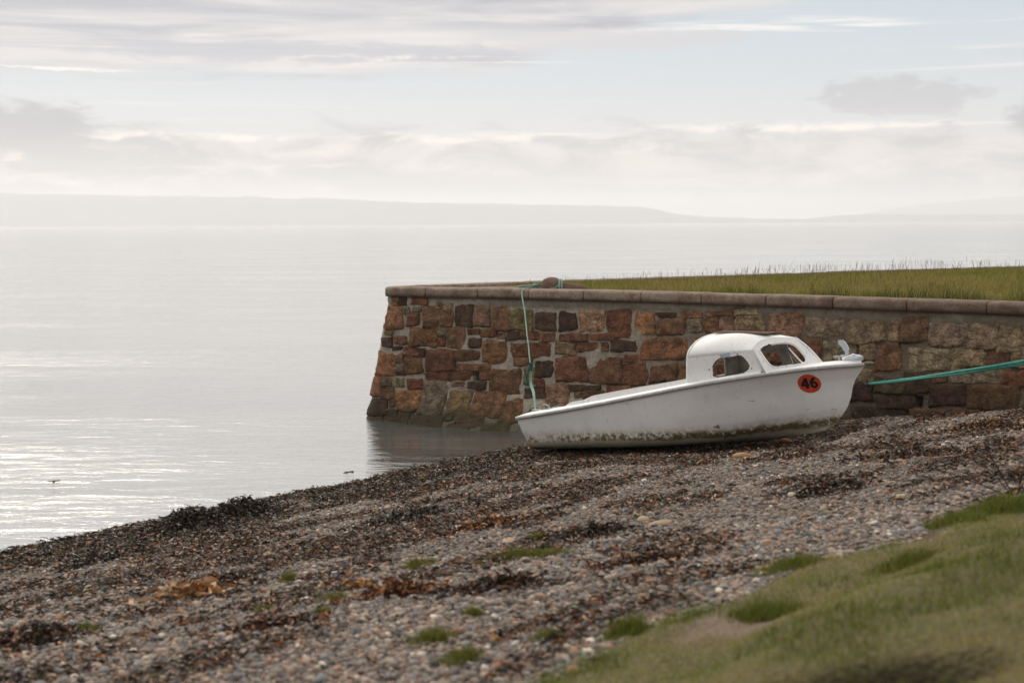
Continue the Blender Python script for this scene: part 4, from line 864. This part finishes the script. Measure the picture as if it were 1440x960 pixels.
# ------------------------------------------------------------------ pebbles
def ico(sub):
    bm = bmesh.new(); bmesh.ops.create_icosphere(bm, subdivisions=sub, radius=1)
    V = np.array([v.co for v in bm.verts]); F = np.array([[v.index for v in f.verts] for f in bm.faces]); bm.free(); return V, F
def rand_rot(n, r, tilt):
    a = r.uniform(0, 2*math.pi, n); b = r.normal(0, tilt, n); c = r.normal(0, tilt, n)
    ca, sa, cb, sb_, cc, sc = np.cos(a), np.sin(a), np.cos(b), np.sin(b), np.cos(c), np.sin(c)
    Rz = np.zeros((n, 3, 3)); Rz[:, 0, 0] = ca; Rz[:, 0, 1] = -sa; Rz[:, 1, 0] = sa; Rz[:, 1, 1] = ca; Rz[:, 2, 2] = 1
    Rx = np.zeros((n, 3, 3)); Rx[:, 0, 0] = 1; Rx[:, 1, 1] = cb; Rx[:, 1, 2] = -sb_; Rx[:, 2, 1] = sb_; Rx[:, 2, 2] = cb
    Ry = np.zeros((n, 3, 3)); Ry[:, 1, 1] = 1; Ry[:, 0, 0] = cc; Ry[:, 0, 2] = sc; Ry[:, 2, 0] = -sc; Ry[:, 2, 2] = cc
    return Ry@Rx@Rz
def scatter_xy(n, x0, x1, y0, y1, r, mg=1.9):
    P = np.stack([r.uniform(x0, x1, n), r.uniform(y0, y1, n)], -1)
    Q = np.concatenate([P, ground_z(P[:, 0], P[:, 1])[:, None]], 1)
    return Q[in_view(Q, mg)]
def wall_side(P):   # True in front of the wall's foot
    q = wall_p(UW[::4], np.zeros(len(UW[::4])))
    d = np.hypot(P[:, None, 0]-q[None, :, 0], P[:, None, 1]-q[None, :, 1]); k = d.argmin(1); a = np.interp(UW[::4], UW, nx)[k]; b = np.interp(UW[::4], UW, ny)[k]
    return ((P[:, 0]-q[k, 0])*a+(P[:, 1]-q[k, 1])*b) > .03
PEBC = np.array([(.030, .026, .023), (.085, .063, .047), (.15, .115, .088), (.18, .15, .125), (.125, .122, .125), (.095, .095, .10), (.22, .165, .125), (.27, .21, .165), (.19, .105, .07), (.42, .37, .31), (.28, .16, .085)])*np.array([1.42, 1.43, 1.42])
PEBW = np.array([10, 14, 18, 14, 13, 10, 9, 6, 8, 2.2, 1.6]); PEBW = PEBW/PEBW.sum()
def pebbles(P, rad, sub, r, col):
    Vi, Fi = ico(sub); n = len(P); k = len(Vi)
    d = np.stack([rad*r.uniform(.8, 1.3, n), rad*r.uniform(.65, 1.0, n), rad*r.uniform(.35, .65, n)], -1)
    lump = 1+r.normal(0, .10, (n, k))
    W = Vi[None]*lump[..., None]*d[:, None]
    W = np.einsum('nij,nkj->nki', rand_rot(n, r, .3), W)+P[:, None]
    W[..., 2] += (d[:, 2]*.35)[:, None]
    F = (Fi[None]+(np.arange(n)*k)[:, None, None]).reshape(-1, 3)
    return W.reshape(-1, 3), F, np.repeat(col, k, 0)
r = np.random.default_rng(5)
near = scatter_xy(190000, -4.5, 5.5, 4.2, 9.5, r); far = scatter_xy(380000, -7, 9, 9.5, 20.5, r)
VV, FF, CC = [], [], []
o_ = 0
for P, sub, rmin in ((near, 2, .005), (far, 1, .006)):
    g = polydist(P[:, 0], P[:, 1], GE); s = shore(P[:, 0], P[:, 1])
    keep = (s > -.5) & ((g < .10+.45*(fbm(P[:, 0]*1.6, P[:, 1]*1.6, 5)-.5)) | (r.random(len(P)) < .0)) & wall_side(P)
    P = P[keep]; s = s[keep]
    rad = np.clip(np.exp(r.normal(math.log(.0095), .48, len(P))), rmin, .034)
    c = PEBC[r.choice(len(PEBC), len(P), p=PEBW)]*r.uniform(.72, 1.25, (len(P), 1))
    wet = (1-sstep(.1, .8, s))[:, None]; c = c*(1-.5*wet)
    V, F, C_ = pebbles(P, rad, sub if sub == 2 else 1, r, c)
    VV.append(V); FF.append(F+o_); CC.append(C_); o_ += len(V)
m, t = material('beach pebbles', .75, .35); sp = t.noise(t.pos, 160, 3, .6)
base(t, t.mix(1, attr(t, 'Col', 'Color'), t.mix(sp, (.72, .70, .68), (1.22, 1.22, 1.22)), 'MULTIPLY'))
tag(mesh_np('pebbles', np.vstack(VV), np.vstack(FF), m, None, True, np.vstack(CC)), kind='stuff')

# ------------------------------------------------------------------ ribbons: seaweed fronds and blades of grass
def fronds(P, length, width, r, col, lift=.5, curl=1.0, nseg=4):
    n = len(P); a = r.uniform(0, 2*math.pi, n); W = np.zeros((n, nseg+1, 2, 3)); pos = P.copy(); pitch_ = np.abs(r.normal(.3*lift, .45*lift, n)); step = length/nseg
    tw = r.uniform(0, math.pi, n)
    for k in range(nseg+1):
        dx = np.stack([np.cos(a)*np.cos(pitch_), np.sin(a)*np.cos(pitch_), np.sin(pitch_)], -1)
        side = np.stack([-np.sin(a)*np.cos(tw), np.cos(a)*np.cos(tw), np.sin(tw)], -1)
        wk = width*(.55 if k == 0 else (.45 if k == nseg else 1.0))*r.uniform(.7, 1.25, n)
        W[:, k, 0] = pos-side*wk[:, None]/2; W[:, k, 1] = pos+side*wk[:, None]/2
        pos = pos+dx*step[:, None]; a = a+r.normal(0, .8*curl, n); pitch_ = pitch_-np.abs(r.normal(.25, .45, n))*lift*1.1; tw = tw+r.normal(0, .7*curl, n)
    F = (grid_faces(nseg+1, 2)[None]+(np.arange(n)*(nseg+1)*2)[:, None, None]).reshape(-1, 4)
    return W.reshape(-1, 3), F, np.repeat(col, (nseg+1)*2, 0)
WEEDC = dict(dark=np.array([(.010, .007, .005), (.018, .012, .007), (.030, .019, .009), (.05, .028, .013), (.028, .023, .010), (.09, .048, .02)]),
    red=np.array([(.07, .025, .012), (.13, .045, .017), (.20, .07, .022), (.04, .02, .011), (.28, .105, .030)]),
    orange=np.array([(.30, .13, .03), (.42, .19, .045), (.22, .09, .03), (.36, .22, .09)]),
    tan=np.array([(.38, .24, .12), (.48, .33, .18), (.28, .16, .08), (.42, .22, .08)]),
    green=np.array([(.06, .075, .015), (.10, .11, .025)]))
weedm, t = material('seaweed', .5, .4); base(t, t.mix(1, attr(t, 'Col', 'Color'), t.mix(t.noise(t.pos, 70, 3, .6), (.6, .6, .6), (1.3, 1.25, 1.2)), 'MULTIPLY'))
def weed_cols(kinds, wts, n, r):
    out = np.zeros((n, 3)); k = r.choice(len(kinds), n, p=np.array(wts)/sum(wts))
    for i, q in enumerate(kinds):
        m_ = k == i; out[m_] = WEEDC[q][r.integers(0, len(WEEDC[q]), m_.sum())]
    return out*r.uniform(.75, 1.25, (n, 1))
r = np.random.default_rng(8)
P = scatter_xy(520000, -7.5, 8, 4.5, 20.5, r)
s = shore(P[:, 0], P[:, 1]); g = polydist(P[:, 0], P[:, 1], GE)
dens = weed_f(s, wn_f(P[:, 0], P[:, 1]), fbm(P[:, 0]*.45, P[:, 1]*.9, 33), g)
pr = .014+.98*dens*np.where(s < 1.8, 1.25, .75); pr = pr*(g < -.15)*(s > -.25)*sstep(-.3, .1, s)
P = P[(r.random(len(P)) < pr*.95) & wall_side(P)]
s = shore(P[:, 0], P[:, 1]); n = len(P)
c = weed_cols(['dark', 'red', 'orange', 'tan', 'green'], [13, 6.5, 1.5, .5, .3], n, r)
far_ = s < 1.6; c[far_] = weed_cols(['dark', 'red', 'orange', 'green'], [14, 2.4, 1.0, .8], far_.sum(), r)
P[:, 2] += r.uniform(.0, .03, n)*np.where(s < 1.2, 1.6, 1)
V, F, C_ = fronds(P, r.uniform(.02, .10, n), r.uniform(.005, .018, n), r, c, .42, 1.4, 3)
tag(mesh_np('seaweed_wrack', V, F, weedm, None, True, C_), kind='stuff')

def clump(px, py, wx, wy, h, kinds, wts, label, n=260, rot=0.0, big=1.0, group='heaps of seaweed on the beach', name='seaweed_clump'):
    c = hit(px, py); r = np.random.default_rng(int(px*7+py)); u = r.normal(0, .46, (int(n*2.0), 2)); u = u*(1+.35*(fbm(np.arctan2(u[:, 1], u[:, 0])*1.3+px, u[:, 0]*0, 3, 3)-.5)[:, None]*2); u = u[np.hypot(*u.T) < 1.25]; n = len(u)
    n = len(u); hh = h*.8*np.exp(-2.6*(u**2).sum(1)); lv = r.uniform(.1, 1, n)
    x = u[:, 0]*wx*.62; y = u[:, 1]*wy*.62; X = c[0]+x*math.cos(rot)-y*math.sin(rot); Y = c[1]+x*math.sin(rot)+y*math.cos(rot)
    P = np.stack([X, Y, ground_z(X, Y)+hh*lv+.004], -1)-c
    col = weed_cols(kinds, wts, n, r)
    V, F, C_ = fronds(P, r.uniform(.03, .11, n)*big, r.uniform(.007, .022, n)*big, r, col, .8, 1.2, 4)
    o = mesh_np(name, V, F, weedm, None, True, C_); o.location = c
    return tag(o, label, 'seaweed', group)
AL = math.atan2(.78, .63)      # along the waterline
clump(265, 742, .95, .40, .24, ['dark'], [1], 'black seaweed pile at the waters edge, lower left end of the dark ridge', 1100, AL)
clump(335, 729, 1.0, .40, .25, ['dark'], [1], 'thick black seaweed mound at the waters edge, highest part of the dark ridge', 1200, AL)
clump(140, 790, .7, .30, .08, ['dark', 'orange'], [9, .4], 'dark seaweed heap on the wet pebbles near the left edge of the beach', 420, AL)
clump(268, 840, .48, .17, .10, ['tan', 'orange'], [3, 3], 'tan and orange kelp strap coiled on the grey pebbles at left', 130, -.15, 1.9)
clump(325, 822, .46, .20, .08, ['dark', 'red'], [4, 2], 'dark red and black weed heap just behind the tan kelp', 260, .1)
clump(380, 882, .55, .18, .06, ['red', 'dark'], [3, 2], 'low rusty brown weed patch on pebbles in front of the tan kelp', 260, .2)
clump(45, 905, .55, .50, .12, ['dark', 'red'], [6, 2], 'large dark weed heap in the bottom left corner of the beach', 800, .4)
clump(560, 838, .55, .16, .10, ['red', 'orange'], [4, 2], 'rust red weed strip lying across the middle of the shingle, with orange leaves', 330, .12)
clump(700, 828, .62, .20, .09, ['dark', 'red'], [5, 2], 'blackish weed heap joined to the right end of the rust red strip', 480, .05)
clump(502, 828, .16, .08, .07, ['orange'], [1], 'small bright orange leaf of kelp at the left end of the rust red strip', 22, 0, 1.3)
clump(690, 740, .8, .24, .09, ['red', 'orange', 'dark'], [4, 2, 1], 'orange red weed strip on the shingle above the middle of the photo foreground', 420, .3)
clump(570, 730, .9, .38, .10, ['dark'], [1], 'black seaweed bank on the shingle between the waterline and the orange red strip', 700, AL)
clump(840, 750, .55, .24, .08, ['dark', 'red'], [4, 1], 'dark brown weed heap on open shingle below the boats stern', 400, .1)
clump(905, 792, .60, .18, .05, ['red', 'dark'], [2, 2], 'thin brown weed scatter nearest the green turf in the middle of the beach', 240, .15)
clump(822, 630, .75, .30, .26, ['dark'], [1], 'black seaweed mound pressed against the hull under the boats stern', 700, -.5)
clump(1000, 636, 1.3, .30, .14, ['dark'], [1], 'dark seaweed drift lying along under the middle of the boats hull', 700, -.5)
clump(1160, 690, .75, .40, .07, ['red', 'dark'], [1, 4], 'dark brown weed patch on the shingle below the bow', 520, .3)
clump(1385, 604, .9, .30, .12, ['orange', 'red', 'dark'], [2, 3, 3], 'orange and rust weed pile against the foot of the wall at right', 480, -.6)
clump(1300, 640, 1.1, .5, .06, ['dark', 'red'], [4, 2], 'broad dark weed drift between the bow and the right edge', 620, -.3)

# ------------------------------------------------------------------ larger stones that stand out from the shingle
def stone(px, py, d, c, label, seed, name='beach_stone'):
    q = hit(px, py); V, F = rock_geo((0, 0, d[2]*.22), d, seed*1.3, seed, 14, .16)
    m, t = material(label[:20], .85, .25); n1 = t.noise(t.pos, 30, 5, .65); base(t, t.mix(n1, tuple(np.array(c)*.7), tuple(np.minimum(1, np.array(c)*1.2)))); nrm(t, t.bump(n1, .5, .01))
    o = mesh_np(name, V, F, m); o.location = q; tag(o, label, 'stone', 'larger stones on the shingle')
stone(126, 830, (.11, .075, .05), (.36, .34, .25), 'smooth pale tan oval stone on grey pebbles near the left edge', 11)
stone(1044, 644, (.19, .11, .08), (.36, .21, .11), 'orange brown stone on the shingle just below the boats hull', 12)
stone(1114, 698, (.10, .07, .05), (.42, .38, .29), 'pale cream stone lying in brown weed below the number disc', 13)
stone(1270, 702, (.11, .075, .055), (.42, .38, .26), 'pale sandy stone on the shingle right of the bow, just above the green turf', 14)
stone(930, 738, (.24, .11, .045), (.34, .25, .17), 'flat buff stone in the middle of the shingle, left of centre of the turf edge', 15)
stone(905, 733, (.12, .085, .06), (.38, .29, .20), 'rounder buff stone touching the flat buff stone', 16)
stone(343, 826, (.075, .06, .055), (.30, .25, .20), 'angular grey brown stone beside the dark red weed heap', 17)
stone(715, 762, (.16, .09, .04), (.42, .29, .20), 'low pinkish stone beside the long green grass patch on the shingle', 18)
stone(1105, 624, (.16, .10, .09), (.36, .18, .07), 'rusty orange stone in the dark shade under the forward part of the hull', 19)
stone(560, 866, (.15, .04, .03), (.36, .30, .25), 'thin pale driftwood sliver on the shingle below the rust red strip', 20, 'driftwood')

# ------------------------------------------------------------------ grass
def blades(P, length, width, r, col, lean=.5, nseg=2, tipc=None):
    n = len(P); a = r.uniform(0, 2*math.pi, n); le = np.abs(r.normal(lean, .3, n)); W = np.zeros((n, nseg+1, 2, 3)); f_ = r.uniform(0, 2*math.pi, n)
    sd_ = np.stack([np.cos(f_), np.sin(f_), 0*f_], -1); pos = P.copy()
    for k in range(nseg+1):
        wk = width*(1-k/nseg*.85); W[:, k, 0] = pos-sd_*wk[:, None]/2; W[:, k, 1] = pos+sd_*wk[:, None]/2
        th = le*(.5+.9*k/nseg); pos = pos+np.stack([np.cos(a)*np.sin(th), np.sin(a)*np.sin(th), np.cos(th)], -1)*(length/nseg)[:, None]
    F = (grid_faces(nseg+1, 2)[None]+(np.arange(n)*(nseg+1)*2)[:, None, None]).reshape(-1, 4)
    C_ = np.repeat(col[:, None], (nseg+1)*2, 1)
    return W.reshape(-1, 3), F, C_.reshape(-1, 3)
gm, t = material('grass', .6, .25); base(t, attr(t, 'Col', 'Color')); t.b.inputs['Subsurface Weight'].default_value = 0
tr_ = t.node('ShaderNodeBsdfTranslucent'); t.set(tr_.inputs[0], attr(t, 'Col', 'Color')); mx = t.node('ShaderNodeMixShader'); mx.inputs[0].default_value = .3
t.l.new(t.b.outputs[0], mx.inputs[1]); t.l.new(tr_.outputs[0], mx.inputs[2]); t.l.new(mx.outputs[0], t.n['Material Output'].inputs[0])
def grass_col(n, dry, r):
    """dry: 0 fresh green .. 1 straw, per blade"""
    fresh = np.array([(.105, .14, .014), (.135, .165, .018), (.16, .17, .024), (.075, .105, .012)])[r.integers(0, 4, n)]
    straw = np.array([(.23, .18, .052), (.18, .14, .036), (.25, .195, .07), (.16, .145, .03)])[r.integers(0, 4, n)]
    k = (r.random(n) < dry)[:, None]; return np.where(k, straw, fresh)*1.2*r.uniform(.65, 1.3, (n, 1))
r = np.random.default_rng(12)
P = scatter_xy(330000, -1.5, 8, 3.6, 14, r, 3.2)
g = grass_d(P[:, 0], P[:, 1])
bald = bare_f(P[:, 0], P[:, 1])
pr = sstep(-.05, .12, g)*(1-.93*bald); hole_ = np.exp(-(((P[:, 0]-HOLE[0])/.31)**2+((P[:, 1]-HOLE[1]-.02)/.16)**2)**2)
pr = pr*(1-hole_)
k = r.random(len(P)) < pr; P = P[k]; g = g[k]; n = len(P)
pt_n = fbm(P[:, 0]*2.6, P[:, 1]*2.6, 71); ed_ = np.exp(-((g-.12)/.22)**2)
dry = np.clip(.24+(.5-pt_n)*4.2-.30*ed_, .03, .90)
ln = r.uniform(.014, .034, n)*(1+1.2*sstep(.52, .66, pt_n)+.9*ed_*sstep(.4, .6, fbm(P[:, 0]*5, P[:, 1]*5, 73)))
P[:, 2] -= .004
V, F, C_ = blades(P, ln, r.uniform(.0022, .0045, n), r, grass_col(n, dry, r)*(1.25-.42*sstep(.52, .66, pt_n))[:, None], .85)
tag(mesh_np('bank_grass', V, F, gm, None, True, C_), kind='stuff')

# longer rough grass on the pier
r = np.random.default_rng(13); n = 330000
Pxy = np.stack([r.uniform(-1.6, 15, n), r.uniform(13, 33, n)], -1); k = inside(Pxy[:, 0], Pxy[:, 1], inner); Pxy = Pxy[k]
P = np.concatenate([Pxy, np.full((len(Pxy), 1), 1.95)], 1); P = P[in_view(P, 1.0)]
front = wall_p(UW[UW > .3][::5], np.full((UW > .3).sum()//5+1, TOP+.01)[:len(UW[UW > .3][::5])]); back = wall_p(UW[UW < -.3][::5], np.full(len(UW[UW < -.3][::5]), TOP+.01))
def near_d(P, Q): return np.concatenate([np.hypot(p_[:, None, 0]-Q[None, :, 0], p_[:, None, 1]-Q[None, :, 1]).min(1) for p_ in np.array_split(P, 40)])
df, db = near_d(P, front), near_d(P, back)
nose = sstep(-.35, .5, P[:, 0]+(fbm(P[:, 0]*3, P[:, 1]*3, 77)-.5)*1.2)
cl = fbm(P[:, 0]*1.1, P[:, 1]*1.1, 79); cl2 = fbm(P[:, 0]*3, P[:, 1]*3, 80)
k = r.random(len(P)) < nose*(.35+.75*sstep(.3, .6, cl2)); P, df, db, cl, cl2 = P[k], df[k], db[k], cl[k], cl2[k]; n = len(P)
lush = np.exp(-((df-.45)/.38)**2)*sstep(.8, 3, P[:, 0])
dry = np.clip(.74+(.5-cl)*2.4-.85*lush+.12*sstep(1.5, 5, df), .05, .92)
ln = r.uniform(.04, .10, n)*(1+2.0*lush*sstep(.48, .66, cl2)+.25*sstep(.5, .65, cl))
V, F, C_ = blades(P, ln, r.uniform(.004, .009, n), r, grass_col(n, dry, r)*(1.15-.72*lush*sstep(.35, .6, cl2))[:, None], .45)
tag(mesh_np('pier_grass', V, F, gm, None, True, C_), kind='stuff')
# seeding stalks, thickest along the far edge
k = (r.random(n) < .022+.075*np.exp(-((db-.7)/.6)**2)*sstep(1, 3.5, P[:, 0])*(1-.75*sstep(8.5, 10.5, P[:, 0]))) & (df > 1.0)
Q = P[k]; nq = len(Q); ln = r.uniform(.10, .30, nq)*np.where(db[k] < 2.2, 1, .6)*(.55+.45*sstep(.5, 4, Q[:, 0]))*(.6+.8*fbm(Q[:, 0]*1.3, Q[:, 1]*1.3, 91))
c = np.array([(.12, .075, .04), (.16, .10, .055), (.08, .05, .035), (.20, .15, .08)])[r.integers(0, 4, nq)]
V, F, C_ = blades(Q, ln, r.uniform(.003, .007, nq), r, c, .22, 5)
W = V.reshape(nq, 6, 2, 3); mid = W.mean(2, keepdims=True); W = mid+(W-mid)*np.array([.9, .85, .9, 1.9, 3.6, 1.2])[None, :, None, None]
tag(mesh_np('seeding_grass', W.reshape(-1, 3), F, gm, None, True, C_), kind='stuff')

def tuft(px, py, w_, h, label, dry=.15, n=150, wy=None, group='grass tufts on the beach and turf edge'):
    c = hit(px, py); r = np.random.default_rng(int(px*3+py)); u = r.normal(0, .4, (int(n*3.0), 2)); u = u*(1+.5*(fbm(np.arctan2(u[:, 1], u[:, 0])*1.5+px, u[:, 0]*0, 4, 3)-.5)[:, None]*2); u = u[np.hypot(*u.T) < 1.0]; n = len(u); hk = np.clip(1.15-.75*np.hypot(*u.T), .3, 1)*(.6+.8*vnoise(u[:, 0]*4+px, u[:, 1]*4, 5)); wy = wy or w_
    X = c[0]+u[:, 0]*w_*.62; Y = c[1]+u[:, 1]*wy*.62; P = np.stack([X, Y, ground_z(X, Y)+.004], -1)-c
    V, F, C_ = blades(P, r.uniform(.45, 1.0, n)*hk*h*(1.75 if h < .065 else 1.1), r.uniform(.003, .006, n), r, grass_col(n, np.full(n, dry+.1), r)*.85, .75)
    o = mesh_np('grass_tuft', V, F, gm, None, True, C_); o.location = c; return tag(o, label, 'grass tuft', group)
tuft(406, 818, .13, .05, 'bright green grass tuft right of the dark red weed heap')
tuft(120, 889, .17, .04, 'small green tuft on pebbles beside the weed heap in the bottom left corner')
tuft(370, 861, .12, .035, 'small green tuft between the tan kelp and the rusty brown patch', .3)
tuft(452, 866, .11, .04, 'green tuft right of the rusty brown weed patch')
tuft(470, 843, .22, .035, 'flat yellowish grass patch left of the rust red strip', .4)
tuft(606, 902, .24, .05, 'green tuft on open shingle, lower centre of the photo', .2, 240)
tuft(650, 932, .22, .045, 'fresh green tuft near the bottom edge, below the lower centre tuft', .2, 240)
tuft(665, 866, .13, .04, 'small tuft directly below the blackish weed heap', .3)
tuft(735, 783, .62, .05, 'long low green patch of grass growing through the middle of the shingle', .3, 520, .22)
tuft(755, 760, .16, .045, 'darker green tuft just beside the low pinkish stone', .15)
tuft(590, 797, .26, .04, 'yellow green patch above the rust red strip', .45, 480)
tuft(770, 899, .20, .035, 'sparse tuft on shingle a little way left of the turf edge', .35)
tuft(880, 893, .22, .06, 'dense green tuft at the corner where the turf edge begins', .1, 300)
tuft(1110, 800, .34, .09, 'tall dark green tuft on the turf edge below the weed scatter', .06, 520)
tuft(1080, 872, .36, .10, 'thick dark green tuft standing in the turf beside the bare earth', .04, 700)
tuft(1415, 714, .50, .11, 'big dark green tuft at the right end of the turf edge', .05, 800)
tuft(1340, 735, .40, .08, 'mid green tuft on the turf edge left of the big dark tuft', .1, 500)
tuft(1270, 795, .34, .07, 'green tuft in the open turf below the pale sandy stone', .12, 450)

# dead stems at the right end of the turf edge
c = hit(1428, 697); parts = []; r = np.random.default_rng(3)
for i in range(9):
    d = np.array([r.normal(-.15, .16), r.normal(0, .12), r.uniform(.16, .34)]); parts.append(tube_geo(catmull([(0, 0, -.02), d*.5+r.normal(0, .015, 3), d], 6), np.linspace(.0045, .002, 13), 5))
    e = d*.6; parts.append(tube_geo(np.linspace(e, e+[r.normal(0, .08), r.normal(0, .06), r.uniform(.04, .10)], 5), .002, 4))
V, F = merge(parts); m, t = material('dead stem', .9, .1); base(t, (.045, .032, .022)); o = mesh_np('dead_plant', V, F, m); o.location = c; tag(o, 'dark dry twiggy plant standing over the big dark tuft at right', 'plant')
# weed adrift on the water
def adrift(px, py, d, label, seed, cat='seaweed'):
    k = (0-H)/(fw+rt*(px-720)/FPX-up*(py-480)/FPX)[2]; c = CAM+(fw+rt*(px-720)/FPX-up*(py-480)/FPX)*k
    r = np.random.default_rng(seed); n = 10; P = np.stack([r.normal(0, d/3, n), r.normal(0, d/3, n), r.uniform(0, .005, n)], -1)
    V, F, C_ = fronds(P, r.uniform(.6, 1, n)*d, r.uniform(.15, .3, n)*d, r, weed_cols(['tan', 'green', 'dark'], [3, 2, 1], n, r), .03); o = mesh_np('floating_weed', V, F, weedm, None, True, C_); o.location = c; tag(o, label, cat)
adrift(492, 664, .065, 'scrap of yellowish weed floating alone on the water near the shore', 4)
adrift(76, 676, .08, 'tiny dark scrap of weed floating on the water at far left', 5)
